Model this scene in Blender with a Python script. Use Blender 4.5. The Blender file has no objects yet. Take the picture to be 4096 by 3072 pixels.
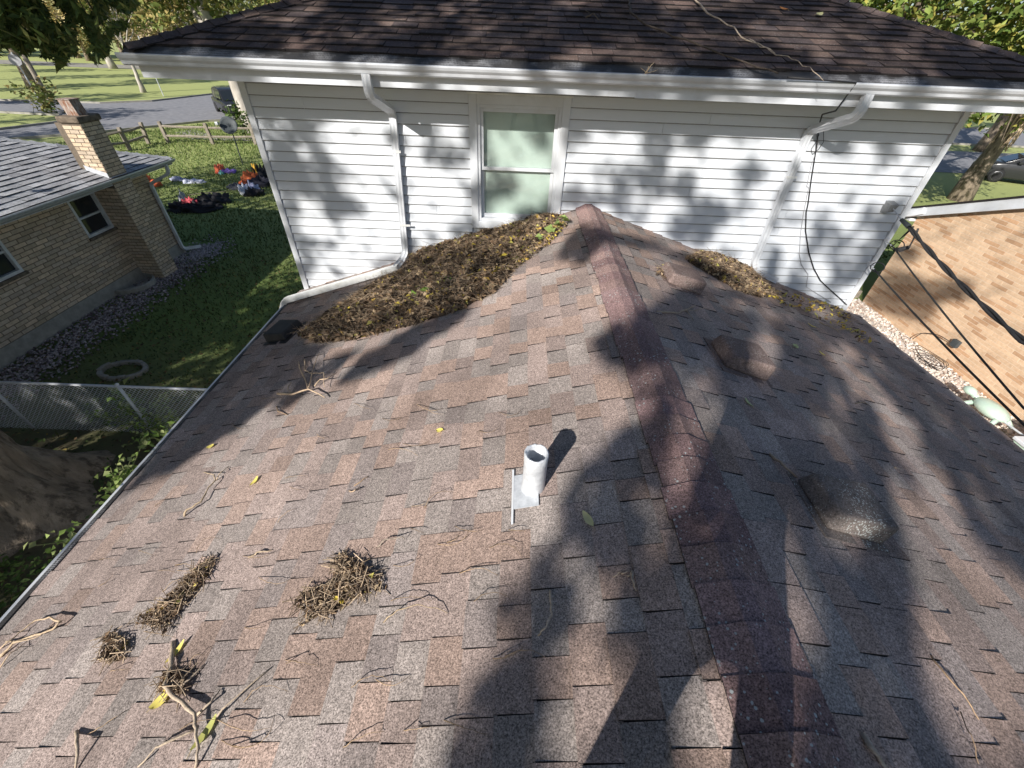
import bpy, math, random
import numpy as np
from mathutils import Vector, Matrix, noise as mnoise

random.seed(7)
RNG = np.random.default_rng(11)
SC = bpy.context.scene
COL = SC.collection

# ------------------------------------------------------------------ camera
FPX, YAW, PITCH, ROLL = 1634.0, .0072, .7015, -.0412      # focal length in pixels of a 4096 wide frame
CZ = 5.5
def _basis():
    cy, sy, cp, sp = math.cos(YAW), math.sin(YAW), math.cos(PITCH), math.sin(PITCH)
    fw = np.array([sy*cp, cy*cp, -sp]); r0 = np.array([cy, -sy, 0.]); d0 = np.cross(fw, r0)
    c, s = math.cos(ROLL), math.sin(ROLL)
    return c*r0+s*d0, -s*r0+c*d0, fw
CR, CD, CF = _basis()
CAM = np.array([0, 0, CZ])
cam_d = bpy.data.cameras.new('camera'); cam = bpy.data.objects.new('camera', cam_d); COL.objects.link(cam)
cam_d.sensor_width = 36; cam_d.lens = 36*FPX/4096; cam_d.clip_start = .02; cam_d.clip_end = 1000
cam.matrix_world = Matrix(((CR[0], -CD[0], -CF[0], 0), (CR[1], -CD[1], -CF[1], 0), (CR[2], -CD[2], -CF[2], CZ), (0, 0, 0, 1)))
SC.camera = cam

# ------------------------------------------------------------------ sky, sun, exposure
SUN = np.array([.481, .731, -.485]); SUN /= np.linalg.norm(SUN)         # direction the light travels
world = bpy.data.worlds.new('World'); SC.world = world; world.use_nodes = True
wn = world.node_tree; sky = wn.nodes.new('ShaderNodeTexSky'); sky.sky_type = 'NISHITA'; sky.sun_disc = False
sky.sun_elevation = math.asin(-SUN[2]); sky.sun_rotation = math.atan2(-SUN[0], -SUN[1])
sky.air_density = 1.0; sky.dust_density = 1.0; sky.ozone_density = 2.5
wn.links.new(sky.outputs[0], wn.nodes['Background'].inputs[0]); wn.nodes['Background'].inputs[1].default_value = .072
sd = bpy.data.lights.new('sun', 'SUN'); sd.energy = 5.0; sd.angle = math.radians(.53); sd.color = (1, .955, .89)
so = bpy.data.objects.new('sun', sd); COL.objects.link(so)
so.rotation_euler = Vector(SUN.tolist()).to_track_quat('-Z', 'Y').to_euler(); so.location = (-8, -14, 20)
SC.view_settings.view_transform = 'Standard'; SC.view_settings.look = 'None'
SC.view_settings.exposure = .55; SC.view_settings.gamma = 1
SC.cycles.max_bounces = 6; SC.cycles.transparent_max_bounces = 12

# ------------------------------------------------------------------ surveying: where a sight line meets a known surface
YW = 5.129                       # rear wall of the white house
RX, RZ, RP = .859, 4.0, .3316    # ridge of the addition and its pitch
XL, XR = -2.996, 4.883           # eaves
def ray(px, py): return CF+CR*(px-2048)/FPX+CD*(py-1536)/FPX
def hitp(px, py, n, c):
    v = ray(px, py); n = np.array(n, float); return CAM+v*((c-CAM@n)/(v@n))
def on_l(px, py, h=0): return hitp(px, py, (-RP, 0, 1), RZ-RP*RX+h*1.053)
def on_r(px, py, h=0): return hitp(px, py, (RP, 0, 1), RZ+RP*RX+h*1.053)
def on_roof(px, py, h=0):
    a = on_l(px, py, h)
    return a if a[0] < RX else on_r(px, py, h)
def on_wall(px, py, dy=0): return hitp(px, py, (0, 1, 0), YW+dy)
def on_x(px, py, x): return hitp(px, py, (1, 0, 0), x)
def on_g(px, py, z=0): return hitp(px, py, (0, 0, 1), z)
UE, UZ, UP = 4.53, 5.335, .345   # upper roof: eave y, z, pitch
def on_u(px, py, h=0): return hitp(px, py, (0, -UP, 1), UZ-UP*UE+h)
def project(P):
    v = np.atleast_2d(P)-CAM; z = v@CF
    return 2048+FPX*(v@CR)/z, 1536+FPX*(v@CD)/z, z
def roof_z(x): return RZ-RP*abs(x-RX)
def crop(ox, oy): return lambda a, b: (ox+a*.4973, oy+b*.4973)

# ------------------------------------------------------------------ materials
MATS = {}
def mk(name):
    m = bpy.data.materials.new(name); m.use_nodes = True; MATS[name] = m
    return m, m.node_tree.nodes, m.node_tree.links, m.node_tree.nodes['Principled BSDF']
def nz(N, L, scale, detail=4, rough=.6, vec=None, dist=0):
    t = N.new('ShaderNodeTexNoise'); t.inputs['Scale'].default_value = scale
    t.inputs['Detail'].default_value = detail; t.inputs['Roughness'].default_value = rough; t.inputs['Distortion'].default_value = dist
    if vec is not None: L.new(vec, t.inputs['Vector'])
    return t.outputs['Fac']
def mr(N, L, v, a, b, c, d):
    t = N.new('ShaderNodeMapRange'); L.new(v, t.inputs[0])
    for i, x in enumerate((a, b, c, d)): t.inputs[i+1].default_value = x
    return t.outputs[0]
def mixc(N, L, f, a, b, mode='MIX'):
    t = N.new('ShaderNodeMix'); t.data_type = 'RGBA'; t.blend_type = mode
    for s, v in ((t.inputs[0], f), (t.inputs[6], a), (t.inputs[7], b)):
        if hasattr(v, 'is_output'): L.new(v, s)
        elif isinstance(v, (int, float)): s.default_value = v
        else: s.default_value = (*v, 1)
    return t.outputs[2]
def pos(N, L, scale=None):
    g = N.new('ShaderNodeNewGeometry'); o = g.outputs['Position']
    if scale:
        m = N.new('ShaderNodeMapping'); m.inputs['Scale'].default_value = scale; L.new(o, m.inputs[0]); o = m.outputs[0]
    return o
def bump(N, L, B, h, strength, dist=.01):
    b = N.new('ShaderNodeBump'); b.inputs['Strength'].default_value = strength; b.inputs['Distance'].default_value = dist
    L.new(h, b.inputs['Height']); L.new(b.outputs[0], B.inputs['Normal'])
def attr(N, name='tone'):
    a = N.new('ShaderNodeAttribute'); a.attribute_name = name; return a.outputs['Color']
def simple(name, c1, c2=None, scale=8, rough=.8, bmp=.2, tone=False, detail=5, stretch=None, bscale=None, spec=.3, metal=0, lo=.35, hi=.65, stain=None, bdist=.01):
    m, N, L, B = mk(name); p = pos(N, L, stretch)
    n = nz(N, L, scale, detail, .6, p)
    c = mixc(N, L, mr(N, L, n, lo, hi, 0, 1), c1, c2 or c1)
    if tone: c = mixc(N, L, 1., c, attr(N), 'MULTIPLY')
    if stain: c = mixc(N, L, mr(N, L, nz(N, L, stain[1], 5, .65, p), stain[2], stain[3], 0, stain[4]), c, stain[0])
    L.new(c, B.inputs['Base Color']) ; B.inputs['Roughness'].default_value = rough; B.inputs['Metallic'].default_value = metal
    B.inputs['Specular IOR Level'].default_value = spec
    if bmp: bump(N, L, B, nz(N, L, bscale or scale*4, 4, .6, p), bmp, bdist)
    return m
def shingle_mat(name, gran=160, lo=.22, hi=1.85, lichen=0, stain=.3, lich_c=(.42, .46, .46), ls=45):
    m, N, L, B = mk(name); p = pos(N, L)
    n1 = nz(N, L, gran, 3, .75, p); n2 = nz(N, L, 1.3, 5, .6, p); n3 = nz(N, L, gran*.33, 2, .5, p)
    g = mr(N, L, n1, .32, .68, lo, hi); g3 = mr(N, L, n3, .3, .7, .82, 1.18); s = mr(N, L, n2, .3, .7, 1-stain, 1.1)
    mu = N.new('ShaderNodeMath'); mu.operation = 'MULTIPLY'; L.new(g, mu.inputs[0]); L.new(s, mu.inputs[1])
    mv = N.new('ShaderNodeMath'); mv.operation = 'MULTIPLY'; L.new(mu.outputs[0], mv.inputs[0]); L.new(g3, mv.inputs[1])
    cc = N.new('ShaderNodeCombineColor')
    for i in range(3): L.new(mv.outputs[0], cc.inputs[i])
    c = mixc(N, L, 1., attr(N), cc.outputs[0], 'MULTIPLY')
    if lichen:
        v = N.new('ShaderNodeTexVoronoi'); v.inputs['Scale'].default_value = ls; v.inputs['Randomness'].default_value = 1; L.new(p, v.inputs['Vector'])
        n4 = nz(N, L, 90, 3, .6, p); ad = N.new('ShaderNodeMath'); ad.operation = 'ADD'; L.new(v.outputs['Distance'], ad.inputs[0]); L.new(mr(N, L, n4, .2, .8, -.12, .12), ad.inputs[1])
        n5 = nz(N, L, 5, 3, .6, p); th = N.new('ShaderNodeMath'); th.operation = 'SUBTRACT'; L.new(mr(N, L, n5, .35, .72, .02, .02+.3*lichen), th.inputs[0]); L.new(ad.outputs[0], th.inputs[1])
        c = mixc(N, L, mr(N, L, th.outputs[0], -.02, .03, 0, .85), c, lich_c)
    L.new(c, B.inputs['Base Color']); B.inputs['Roughness'].default_value = .92; B.inputs['Specular IOR Level'].default_value = .15
    bump(N, L, B, n1, .55, .004)
    return m
def leaf_mat(name, trans=.35, rough=.55):
    m, N, L, B = mk(name); c = attr(N); L.new(c, B.inputs['Base Color']); B.inputs['Roughness'].default_value = rough; B.inputs['Specular IOR Level'].default_value = .25
    t = N.new('ShaderNodeBsdfTranslucent'); L.new(c, t.inputs[0]); x = N.new('ShaderNodeMixShader'); x.inputs[0].default_value = trans
    L.new(B.outputs[0], x.inputs[1]); L.new(t.outputs[0], x.inputs[2]); L.new(x.outputs[0], N['Material Output'].inputs[0]); return m

shingle_mat('shingle'); shingle_mat('cap', lichen=1, stain=.35); shingle_mat('upper_shingle', gran=120, lo=.55, hi=1.4, lichen=.55, stain=.35)
shingle_mat('grey_shingle', gran=60, lo=.7, hi=1.25, stain=.25); shingle_mat('lichen_vent', gran=120, lo=.5, hi=1.5, lichen=1.45, lich_c=(.5, .52, .5), ls=85); shingle_mat('rusty_vent', gran=120, lo=.5, hi=1.5, lichen=1.2, lich_c=(.4, .38, .34), ls=80)
simple('asphalt_edge', (.018, .015, .016), (.03, .026, .026), 60, .9, .3)
simple('lap_shadow_edge', (.2, .2, .2), (.27, .27, .26), 30, .9, .1)  # grimy board edges, darkened to paint in the shadow line under each lap
simple('black_vent', (.02, .02, .023), (.035, .034, .036), 12, .6, .1)
def siding_mat():
    m, N, L, B = mk('siding'); p = pos(N, L, (3, 3, 60)); n = nz(N, L, 3, 6, .65, p, .6); p2 = pos(N, L)
    d = mr(N, L, nz(N, L, 1.1, 6, .65, p2), .5, .78, 0, .55)
    c = mixc(N, L, d, (.60, .63, .675), (.53, .54, .545)); c = mixc(N, L, mr(N, L, n, .5, .8, 0, .4), c, (.5, .5, .48))
    L.new(c, B.inputs['Base Color']); B.inputs['Roughness'].default_value = .6; bump(N, L, B, n, .25, .004)
siding_mat()
simple('white_paint', (.63, .655, .695), (.56, .575, .595), 3, .5, .05, stain=((.42, .41, .38), 9, .6, .85, .5))
simple('old_white', (.72, .73, .73), (.56, .56, .54), 6, .6, .1, stain=((.3, .29, .26), 14, .58, .8, .5))
simple('gutter_metal', (.63, .655, .695), (.55, .565, .59), 4, .38, .03, spec=.5, stain=((.4, .39, .36), 11, .62, .85, .5))
simple('galvanised', (.6, .62, .65), (.48, .5, .53), 20, .45, .05, metal=.25, spec=.5)
simple('lead', (.62, .64, .67), (.46, .48, .51), 26, .5, .25, spec=.4, metal=.25)
simple('rust', (.18, .07, .03), (.4, .36, .32), 9, .8, .3, stretch=(3, 3, 1))
simple('cap_concrete', (.1, .08, .06), (.2, .16, .12), 10, .95, .5)
simple('concrete', (.36, .34, .3), (.26, .25, .22), 6, .9, .3)
simple('brick_tan', (.6, .49, .37), (.49, .395, .29), 14, .9, .5, tone=True)
simple('brick_light', (.72, .52, .35), (.62, .43, .28), 18, .85, .25, tone=True)
simple('mortar', (.13, .105, .08), (.18, .145, .11), 20, .95, .4)
simple('mortar_light', (.72, .6, .46), (.64, .52, .4), 20, .95, .2)
simple('asphalt', (.2, .2, .215), (.27, .268, .28), 2.5, .9, .3, bscale=60)
simple('kerb_concrete', (.34, .32, .29), (.24, .23, .2), 3, .9, .2)
simple('gravel_dark', (.42, .385, .38), (.3, .265, .265), 30, .9, .2, tone=True)
simple('gravel_light', (.7, .65, .6), (.6, .54, .48), 30, .9, .2, tone=True)
simple('soil', (.05, .036, .026), (.095, .068, .046), 6, .95, .6, bscale=30)
simple('bark', (.3, .24, .18), (.17, .135, .1), 7, .95, 1., stretch=(1, 1, .25), bscale=11, stain=((.07, .055, .04), 9, .5, .62, .8), bdist=.06)
simple('pale_bark', (.5, .46, .41), (.3, .27, .23), 3, .9, .6, stretch=(1, 1, .4))
simple('twig', (.36, .3, .24), (.22, .18, .145), 60, .85, .3, tone=True)
simple('wood_grey', (.3, .26, .21), (.18, .155, .125), 7, .9, .4, stretch=(1, 1, 1))
simple('cable_black', (.02, .02, .022), (.035, .034, .036), 30, .55, .05)
simple('cloth', (1, 1, 1), (.78, .78, .78), 5, .75, .4, tone=True, bscale=16)
simple('blind', (.6, .64, .62), (.52, .56, .54), 3, .8, .03)
simple('dark_room', (.1, .11, .11), (.08, .085, .09), 3, .9, 0)
simple('rubber', (.015, .015, .016), None, 8, .8, 0)
simple('car_paint', (.02, .021, .024), None, 3, .22, 0, spec=.6)
simple('chrome', (.5, .5, .52), None, 3, .25, 0, metal=.9)
simple('lamp_glass', (.7, .7, .7), None, 3, .15, 0)
simple('tail_red', (.35, .02, .02), None, 3, .2, 0)
simple('bracket_grey', (.2, .21, .22), (.28, .29, .3), 14, .5, .1, metal=.3)
simple('dish_grey', (.045, .055, .06), (.07, .08, .085), 4, .6, .05)
simple('sign_grey', (.3, .3, .32), (.4, .4, .41), 4, .5, .05)
simple('skin', (.55, .36, .28), None, 8, .6, 0); simple('jacket', (.03, .035, .05), (.05, .055, .07), 20, .9, .2); simple('trousers', (.05, .06, .09), (.07, .08, .11), 20, .9, .2)
simple('hair', (.03, .02, .014), None, 60, .7, .2)
simple('pale_glass', (.5, .62, .52), (.42, .55, .47), 5, .2, .05, spec=.6)
simple('stone_ring', (.3, .285, .25), (.2, .19, .165), 8, .95, .5)
leaf_mat('leaf', .25); leaf_mat('dry_leaf', .15, .8); leaf_mat('grass_blade', .3, .7)
def car_glass():
    m, N, L, B = mk('car_glass'); B.inputs['Base Color'].default_value = (.02, .025, .03, 1); B.inputs['Roughness'].default_value = .06; B.inputs['Specular IOR Level'].default_value = .7
car_glass()
def pane_mat():
    m, N, L, B = mk('pane'); t = N.new('ShaderNodeBsdfTransparent'); t.inputs[0].default_value = (.93, .965, .945, 1)
    g = N.new('ShaderNodeBsdfGlossy'); g.inputs['Roughness'].default_value = .02; lw = N.new('ShaderNodeLayerWeight'); f = N.new('ShaderNodeMapRange'); L.new(lw.outputs['Facing'], f.inputs[0]); f.inputs[1].default_value = .3; f.inputs[2].default_value = 1; f.inputs[3].default_value = .06; f.inputs[4].default_value = .55
    x = N.new('ShaderNodeMixShader'); L.new(f.outputs[0], x.inputs[0]); L.new(t.outputs[0], x.inputs[1]); L.new(g.outputs[0], x.inputs[2]); L.new(x.outputs[0], N['Material Output'].inputs[0])
pane_mat()
def guard_mat():
    m, N, L, B = mk('gutter_mesh'); p = pos(N, L); v = N.new('ShaderNodeTexVoronoi'); v.inputs['Scale'].default_value = 75; v.inputs['Randomness'].default_value = .25; L.new(p, v.inputs['Vector'])
    n = nz(N, L, 3, 4, .6, p); c = mixc(N, L, mr(N, L, v.outputs['Distance'], .3, .5, 0, 1), (.02, .02, .022), (.3, .3, .31)); c = mixc(N, L, mr(N, L, n, .36, .52, 0, .92), c, (.03, .028, .027))
    L.new(c, B.inputs['Base Color']); B.inputs['Roughness'].default_value = .6
guard_mat()
def lawn_mat():
    m, N, L, B = mk('lawn'); p = pos(N, L); n = nz(N, L, 1.1, 6, .65, p); n2 = nz(N, L, .16, 4, .6, p); n3 = nz(N, L, 14, 8, .8, p)
    c = mixc(N, L, mr(N, L, n3, .3, .7, 0, 1), (.08, .13, .025), (.2, .27, .07)); c = mixc(N, L, mr(N, L, n2, .42, .66, 0, .6), c, (.22, .22, .08))
    c = mixc(N, L, mr(N, L, n, .6, .78, 0, .6), c, (.15, .13, .06))
    s = N.new('ShaderNodeSeparateXYZ'); L.new(p, s.inputs[0])  # far lawn coloured brighter for its sun, near lawn kept dark for shade
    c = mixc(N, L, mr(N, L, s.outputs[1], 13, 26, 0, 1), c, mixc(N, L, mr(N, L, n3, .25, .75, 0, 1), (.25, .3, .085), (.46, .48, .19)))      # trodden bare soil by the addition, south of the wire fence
    a = mr(N, L, s.outputs[1], 4.0, 8.5, 1, 0); b = mr(N, L, s.outputs[0], -13, -11, 0, 1); e = mr(N, L, s.outputs[0], 12, 13, 1, 0)
    mm = N.new('ShaderNodeMath'); mm.operation = 'MULTIPLY'; L.new(a, mm.inputs[0]); L.new(b, mm.inputs[1]); m2 = N.new('ShaderNodeMath'); m2.operation = 'MULTIPLY'; L.new(mm.outputs[0], m2.inputs[0]); L.new(e, m2.inputs[1])
    m3 = N.new('ShaderNodeMath'); m3.operation = 'MULTIPLY'; L.new(m2.outputs[0], m3.inputs[0]); L.new(mr(N, L, n, .3, .6, .55, 1), m3.inputs[1])
    c = mixc(N, L, m3.outputs[0], c, mixc(N, L, n3, (.05, .038, .026), (.12, .09, .06)))
    L.new(c, B.inputs['Base Color']); B.inputs['Roughness'].default_value = .95; bump(N, L, B, n3, .8, .04)
lawn_mat()

# ------------------------------------------------------------------ mesh builder
class MB:
    def __init__(s): s.v = []; s.f = []; s.t = []; s.mi = []; s.tone = (1, 1, 1)
    def add(s, vs, fs, tone=None, mi=0):
        k = len(s.v); s.v += [tuple(float(c) for c in v) for v in vs]; s.t += [tone or s.tone]*len(vs)
        s.f += [tuple(i+k for i in f) for f in fs]
        s.mi += (mi if isinstance(mi, list) else [mi]*len(fs)); return s
    def obox(s, o, a, b, c, tone=None, mi=0, skip=()):
        o, a, b, c = (np.array(x, float) for x in (o, a, b, c))
        vs = [o, o+a, o+a+b, o+b, o+c, o+a+c, o+a+b+c, o+b+c]
        fs = [(3, 2, 1, 0), (4, 5, 6, 7), (0, 1, 5, 4), (1, 2, 6, 5), (2, 3, 7, 6), (3, 0, 4, 7)]
        return s.add(vs, [f for i, f in enumerate(fs) if i not in skip], tone, mi)
    def box(s, x0, x1, y0, y1, z0, z1, tone=None): return s.obox((x0, y0, z0), (x1-x0, 0, 0), (0, y1-y0, 0), (0, 0, z1-z0), tone)
    def hexa(s, b4, t4, tone=None, mi=0): return s.add(list(b4)+list(t4), [(3, 2, 1, 0), (4, 5, 6, 7), (0, 1, 5, 4), (1, 2, 6, 5), (2, 3, 7, 6), (3, 0, 4, 7)], tone, mi)
    def prism(s, poly, ext, tone=None):
        n = len(poly); e = np.array(ext, float); vs = [np.array(p, float) for p in poly]; vs += [p+e for p in vs]
        return s.add(vs, [tuple(range(n-1, -1, -1)), tuple(range(n, 2*n))]+[(i, (i+1) % n, n+(i+1) % n, n+i) for i in range(n)], tone)
    def sect(s, pts, prof, up=(0, 0, 1), tone=None, closed=True, caps=True, scale=None):
        """sweep a 2D profile (side, up) along a path"""
        P = [np.array(p, float) for p in pts]; n = len(prof); vs = []; up = np.array(up, float)
        for i, p in enumerate(P):
            d = P[min(i+1, len(P)-1)]-P[max(i-1, 0)]; d /= np.linalg.norm(d)+1e-9
            a = np.cross(d, up); la = np.linalg.norm(a)
            if la < 1e-3: a = np.cross(d, (0.3, 1, 0)); la = np.linalg.norm(a)
            a /= la; b = np.cross(a, d); k = scale[i] if scale is not None else 1
            vs += [p+a*q[0]*k+b*q[1]*k for q in prof]
        m = n if closed else n-1
        fs = [(i*n+j, i*n+(j+1) % n, (i+1)*n+(j+1) % n, (i+1)*n+j) for i in range(len(P)-1) for j in range(m)]
        if caps and closed: fs += [tuple(range(n-1, -1, -1)), tuple(range((len(P)-1)*n, len(P)*n))]
        return s.add(vs, fs, tone)
    def tube(s, pts, r, n=6, tone=None, caps=True):
        prof = [(math.cos(2*math.pi*i/n), math.sin(2*math.pi*i/n)) for i in range(n)]
        rr = r if isinstance(r, (list, tuple, np.ndarray)) else [r]*len(pts)
        return s.sect(pts, prof, (.13, .21, 1), tone, True, caps, rr)
    def lathe(s, c, prof, n=20, tone=None, ax=(0, 0, 1), caps=True):
        ax = np.array(ax, float); ax /= np.linalg.norm(ax); u = np.cross(ax, (1, .2, .1)); u /= np.linalg.norm(u); w = np.cross(ax, u); c = np.array(c, float)
        vs = [c+ax*h+(u*math.cos(2*math.pi*i/n)+w*math.sin(2*math.pi*i/n))*r for r, h in prof for i in range(n)]
        fs = [(k*n+i, k*n+(i+1) % n, (k+1)*n+(i+1) % n, (k+1)*n+i) for k in range(len(prof)-1) for i in range(n)]
        if caps: fs += [tuple(range(n-1, -1, -1)), tuple(range((len(prof)-1)*n, len(prof)*n))]
        return s.add(vs, fs, tone)
    def stone(s, c, r, seed, flat=.7, tone=None):
        R = random.Random(seed); V = [(1, 0, 0), (-1, 0, 0), (0, 1, 0), (0, -1, 0), (0, 0, 1), (0, 0, -1)]
        vs = [np.array(c)+np.array(v)*r*np.array((1, 1, flat))*R.uniform(.7, 1.25) for v in V]
        return s.add(vs, [(0, 2, 4), (2, 1, 4), (1, 3, 4), (3, 0, 4), (2, 0, 5), (1, 2, 5), (3, 1, 5), (0, 3, 5)], tone)
    def build(s, name, mat, parent=None, smooth=False, bevel=0, **tags):
        me = bpy.data.meshes.new(name); me.from_pydata(s.v, [], s.f)
        a = me.color_attributes.new('tone', 'FLOAT_COLOR', 'POINT')
        a.data.foreach_set('color', np.array([(*t, 1) for t in s.t], np.float32).ravel())
        for m in (mat if isinstance(mat, (list, tuple)) else [mat]): me.materials.append(MATS[m])
        if any(s.mi): me.polygons.foreach_set('material_index', s.mi)
        if smooth: me.polygons.foreach_set('use_smooth', [True]*len(s.f))
        o = bpy.data.objects.new(name, me); COL.objects.link(o)
        if parent: o.parent = parent
        if bevel:
            b = o.modifiers.new('bevel', 'BEVEL'); b.width = bevel; b.segments = 2; b.limit_method = 'ANGLE'
        tag(o, **tags); return o
def tag(o, label=None, cat=None, group=None, kind=None):
    for k, v in (('label', label), ('category', cat), ('group', group), ('kind', kind)):
        if v: o[k] = v
    return o
def thing(name, label, cat, loc=(0, 0, 0), group=None, rz=0):
    o = bpy.data.objects.new(name, None); COL.objects.link(o); o.location = [float(c) for c in loc]; o.rotation_euler.z = rz; o.empty_display_size = .2
    return tag(o, label, cat, group)
def rooted(root):
    """parts are modelled in world coordinates: cancel the root's place"""
    bpy.context.view_layer.update()
    inv = (Matrix.Translation(root.location)@root.rotation_euler.to_matrix().to_4x4()).inverted()
    for c in root.children: c.matrix_parent_inverse = inv
def big(name, V, F, T, mat, parent=None, smooth=False, **tags):
    """numpy mesh: V (n,3), F (m,k) same-size faces, T (n,3) tone"""
    me = bpy.data.meshes.new(name); m, k = F.shape
    me.vertices.add(len(V)); me.vertices.foreach_set('co', V.astype(np.float32).ravel())
    me.loops.add(m*k); me.loops.foreach_set('vertex_index', F.astype(np.int32).ravel())
    me.polygons.add(m); me.polygons.foreach_set('loop_start', (np.arange(m)*k).astype(np.int32)); me.polygons.foreach_set('loop_total', np.full(m, k, np.int32))
    me.update(calc_edges=True)
    a = me.color_attributes.new('tone', 'FLOAT_COLOR', 'POINT'); a.data.foreach_set('color', np.c_[T, np.ones(len(T))].astype(np.float32).ravel())
    if smooth: me.polygons.foreach_set('use_smooth', [True]*m)
    me.materials.append(MATS[mat]); o = bpy.data.objects.new(name, me); COL.objects.link(o)
    if parent: o.parent = parent
    tag(o, **tags); return o
def leaves(C, L, W, tones, up=.4, fold=.3, droop=0., rng=RNG):
    """folded leaf of two triangles at each centre: returns V, F, T"""
    n = len(C); a = rng.normal(size=(n, 3)); a[:, 2] = a[:, 2]*(1-up)-droop; a /= np.linalg.norm(a, axis=1)[:, None]
    nn = rng.normal(size=(n, 3)); nn[:, 2] += up*2.5; b = np.cross(nn, a); b /= np.linalg.norm(b, axis=1)[:, None]+1e-9; c = np.cross(a, b)
    L = (L*rng.uniform(.65, 1.3, n))[:, None]; W = (W*rng.uniform(.7, 1.25, n))[:, None]
    V = np.stack([C-a*L*.5, C+b*W*.5+c*W*fold, C+a*L*.5, C-b*W*.5+c*W*fold], 1).reshape(-1, 3)
    i = np.arange(n)*4; F = np.concatenate([np.stack([i, i+1, i+2], 1), np.stack([i, i+2, i+3], 1)])
    T = np.repeat(tones, 4, 0) if tones.ndim == 2 else np.tile(tones, (n*4, 1))
    return V, F, T
def pick(pal, n, var=.2, rng=RNG):
    pal = np.array(pal, float); t = pal[rng.integers(0, len(pal), n)]; return t*rng.uniform(1-var, 1+var, (n, 1))
def inpoly(x, y, poly):
    p = np.array(poly, float); r = np.zeros(np.shape(x), bool); j = len(p)-1
    for i in range(len(p)):
        c = ((p[i, 1] > y) != (p[j, 1] > y)) & (x < (p[j, 0]-p[i, 0])*(y-p[i, 1])/(p[j, 1]-p[i, 1]+1e-12)+p[i, 0]); r ^= c; j = i
    return r
def visible_score(c, area):
    x, y, z = project(c); x, y, z = x[0], y[0], z[0]
    return area/z**2 if z > .1 and -40 < x < 4136 and -40 < y < 3112 else 0

# ================================================================== THE SETTING
g = MB(); S = 260
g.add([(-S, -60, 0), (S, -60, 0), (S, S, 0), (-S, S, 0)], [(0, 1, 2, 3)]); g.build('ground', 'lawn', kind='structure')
def sheet(name, pts, z, mat):
    m = MB(); m.add([(x, y, z) for x, y in pts], [tuple(range(len(pts)))]); return m.build(name, mat, kind='structure')
near = [(200, 36), (60, 38.6), (30, 39), (0, 39), (-15, 39), (-20.5, 38.2), (-23.4, 35.8), (-25.2, 33), (-27.5, 29.5), (-33, 24), (-60, 2)]
far = [(-75, 6), (-45, 22), (-33.5, 28.6), (-32.2, 33.0), (-34.4, 35.8), (-39.2, 36), (-120, 33), (-120, 41), (-44.7, 42), (-36.8, 42.6), (-34, 45), (-32.4, 52), (-20, 53), (30, 49.5), (60, 49), (200, 46)]
sheet('street', near+far, .012, 'asphalt')
sheet('far_street', [(-200, 78), (-60, 79), (60, 76), (200, 74), (200, 82), (60, 84), (-60, 87), (-200, 86)], .012, 'kerb_concrete')
sheet('sidewalk', [(-21.5, 33.3), (-12, 35.2), (10, 35.3), (60, 33.6), (60, 35.2), (10, 36.8), (-12, 36.7), (-22.3, 34.6)], .009, 'concrete')
sheet('footpath', [(-23, 31.2), (-20.5, 29.2), (-13.5, 29.6), (-10, 30.5), (-10, 31.6), (-14, 30.9), (-20, 30.6), (-22.6, 32.6)], .01, 'concrete')
sheet('driveway', [(24.5, 28.4), (60, 27.2), (60, 33.2), (30.5, 35.8)], .014, 'asphalt')
def kerb(pts):
    m = MB(); P = [np.array((x, y, 0.)) for x, y in pts]
    m.sect(P, [(-.08, 0), (.08, 0), (.08, .13), (-.08, .13)]); m.build('kerb', 'kerb_concrete', kind='structure')
kerb(near[1:-1]); kerb(far[2:6]); kerb(far[7:15])

# grass standing on the lawn between the houses: blades too many to count
def grass():
    n = 110000; x = -2.9-RNG.uniform(0, 1, n)**1.2*24; y = 3.6+RNG.uniform(0, 1, n)**1.1*34
    k = (~((x < -9.6) & (y < 13.2))) & ~((x > -2.95) & (y > 5)); k &= RNG.random(n) < np.clip((y-4)/5, .12, 1); x, y = x[k], y[k]; n = len(x)
    C = np.c_[x, y, np.zeros(n)]; k = y < 38+(x+21)*1.6; h = np.where(k, RNG.uniform(.025, .07, n)*(1+y/30), .001); a = RNG.uniform(0, 6.28, n); w = RNG.uniform(.006, .014, n)*(1+y/14)
    dx = np.c_[np.cos(a)*w, np.sin(a)*w, np.zeros(n)]; tip = np.c_[RNG.normal(0, .025, n), RNG.normal(0, .025, n), h]
    V = np.stack([C-dx, C+dx, C+tip], 1).reshape(-1, 3); F = np.arange(3*n).reshape(-1, 3)
    T = np.repeat(pick([(.1, .135, .04), (.14, .18, .055), (.17, .19, .07), (.07, .105, .03)], n)*np.clip(.8+(y-14)/12, .8, 1.6)[:, None], 3, 0)  # blades darker near and brighter far: shade and sun put into the colour
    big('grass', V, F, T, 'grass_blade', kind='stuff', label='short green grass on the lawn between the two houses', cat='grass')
grass()
def fallen():
    n = 2600; x = RNG.uniform(-10.3, -2.9, n); y = RNG.uniform(.2, 12, n)**1.0; C = np.c_[x, y, RNG.uniform(.015, .06, n)]
    V, F, T = leaves(C, .075, .035, pick([(.16, .1, .05), (.2, .14, .07), (.1, .065, .035), (.26, .2, .06), (.07, .05, .03)], n), up=.8)
    big('fallen_leaves', V, F, T, 'dry_leaf', kind='stuff', label='small brown leaves littering the shaded soil beside the wire fence', cat='leaves')
fallen()

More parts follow.
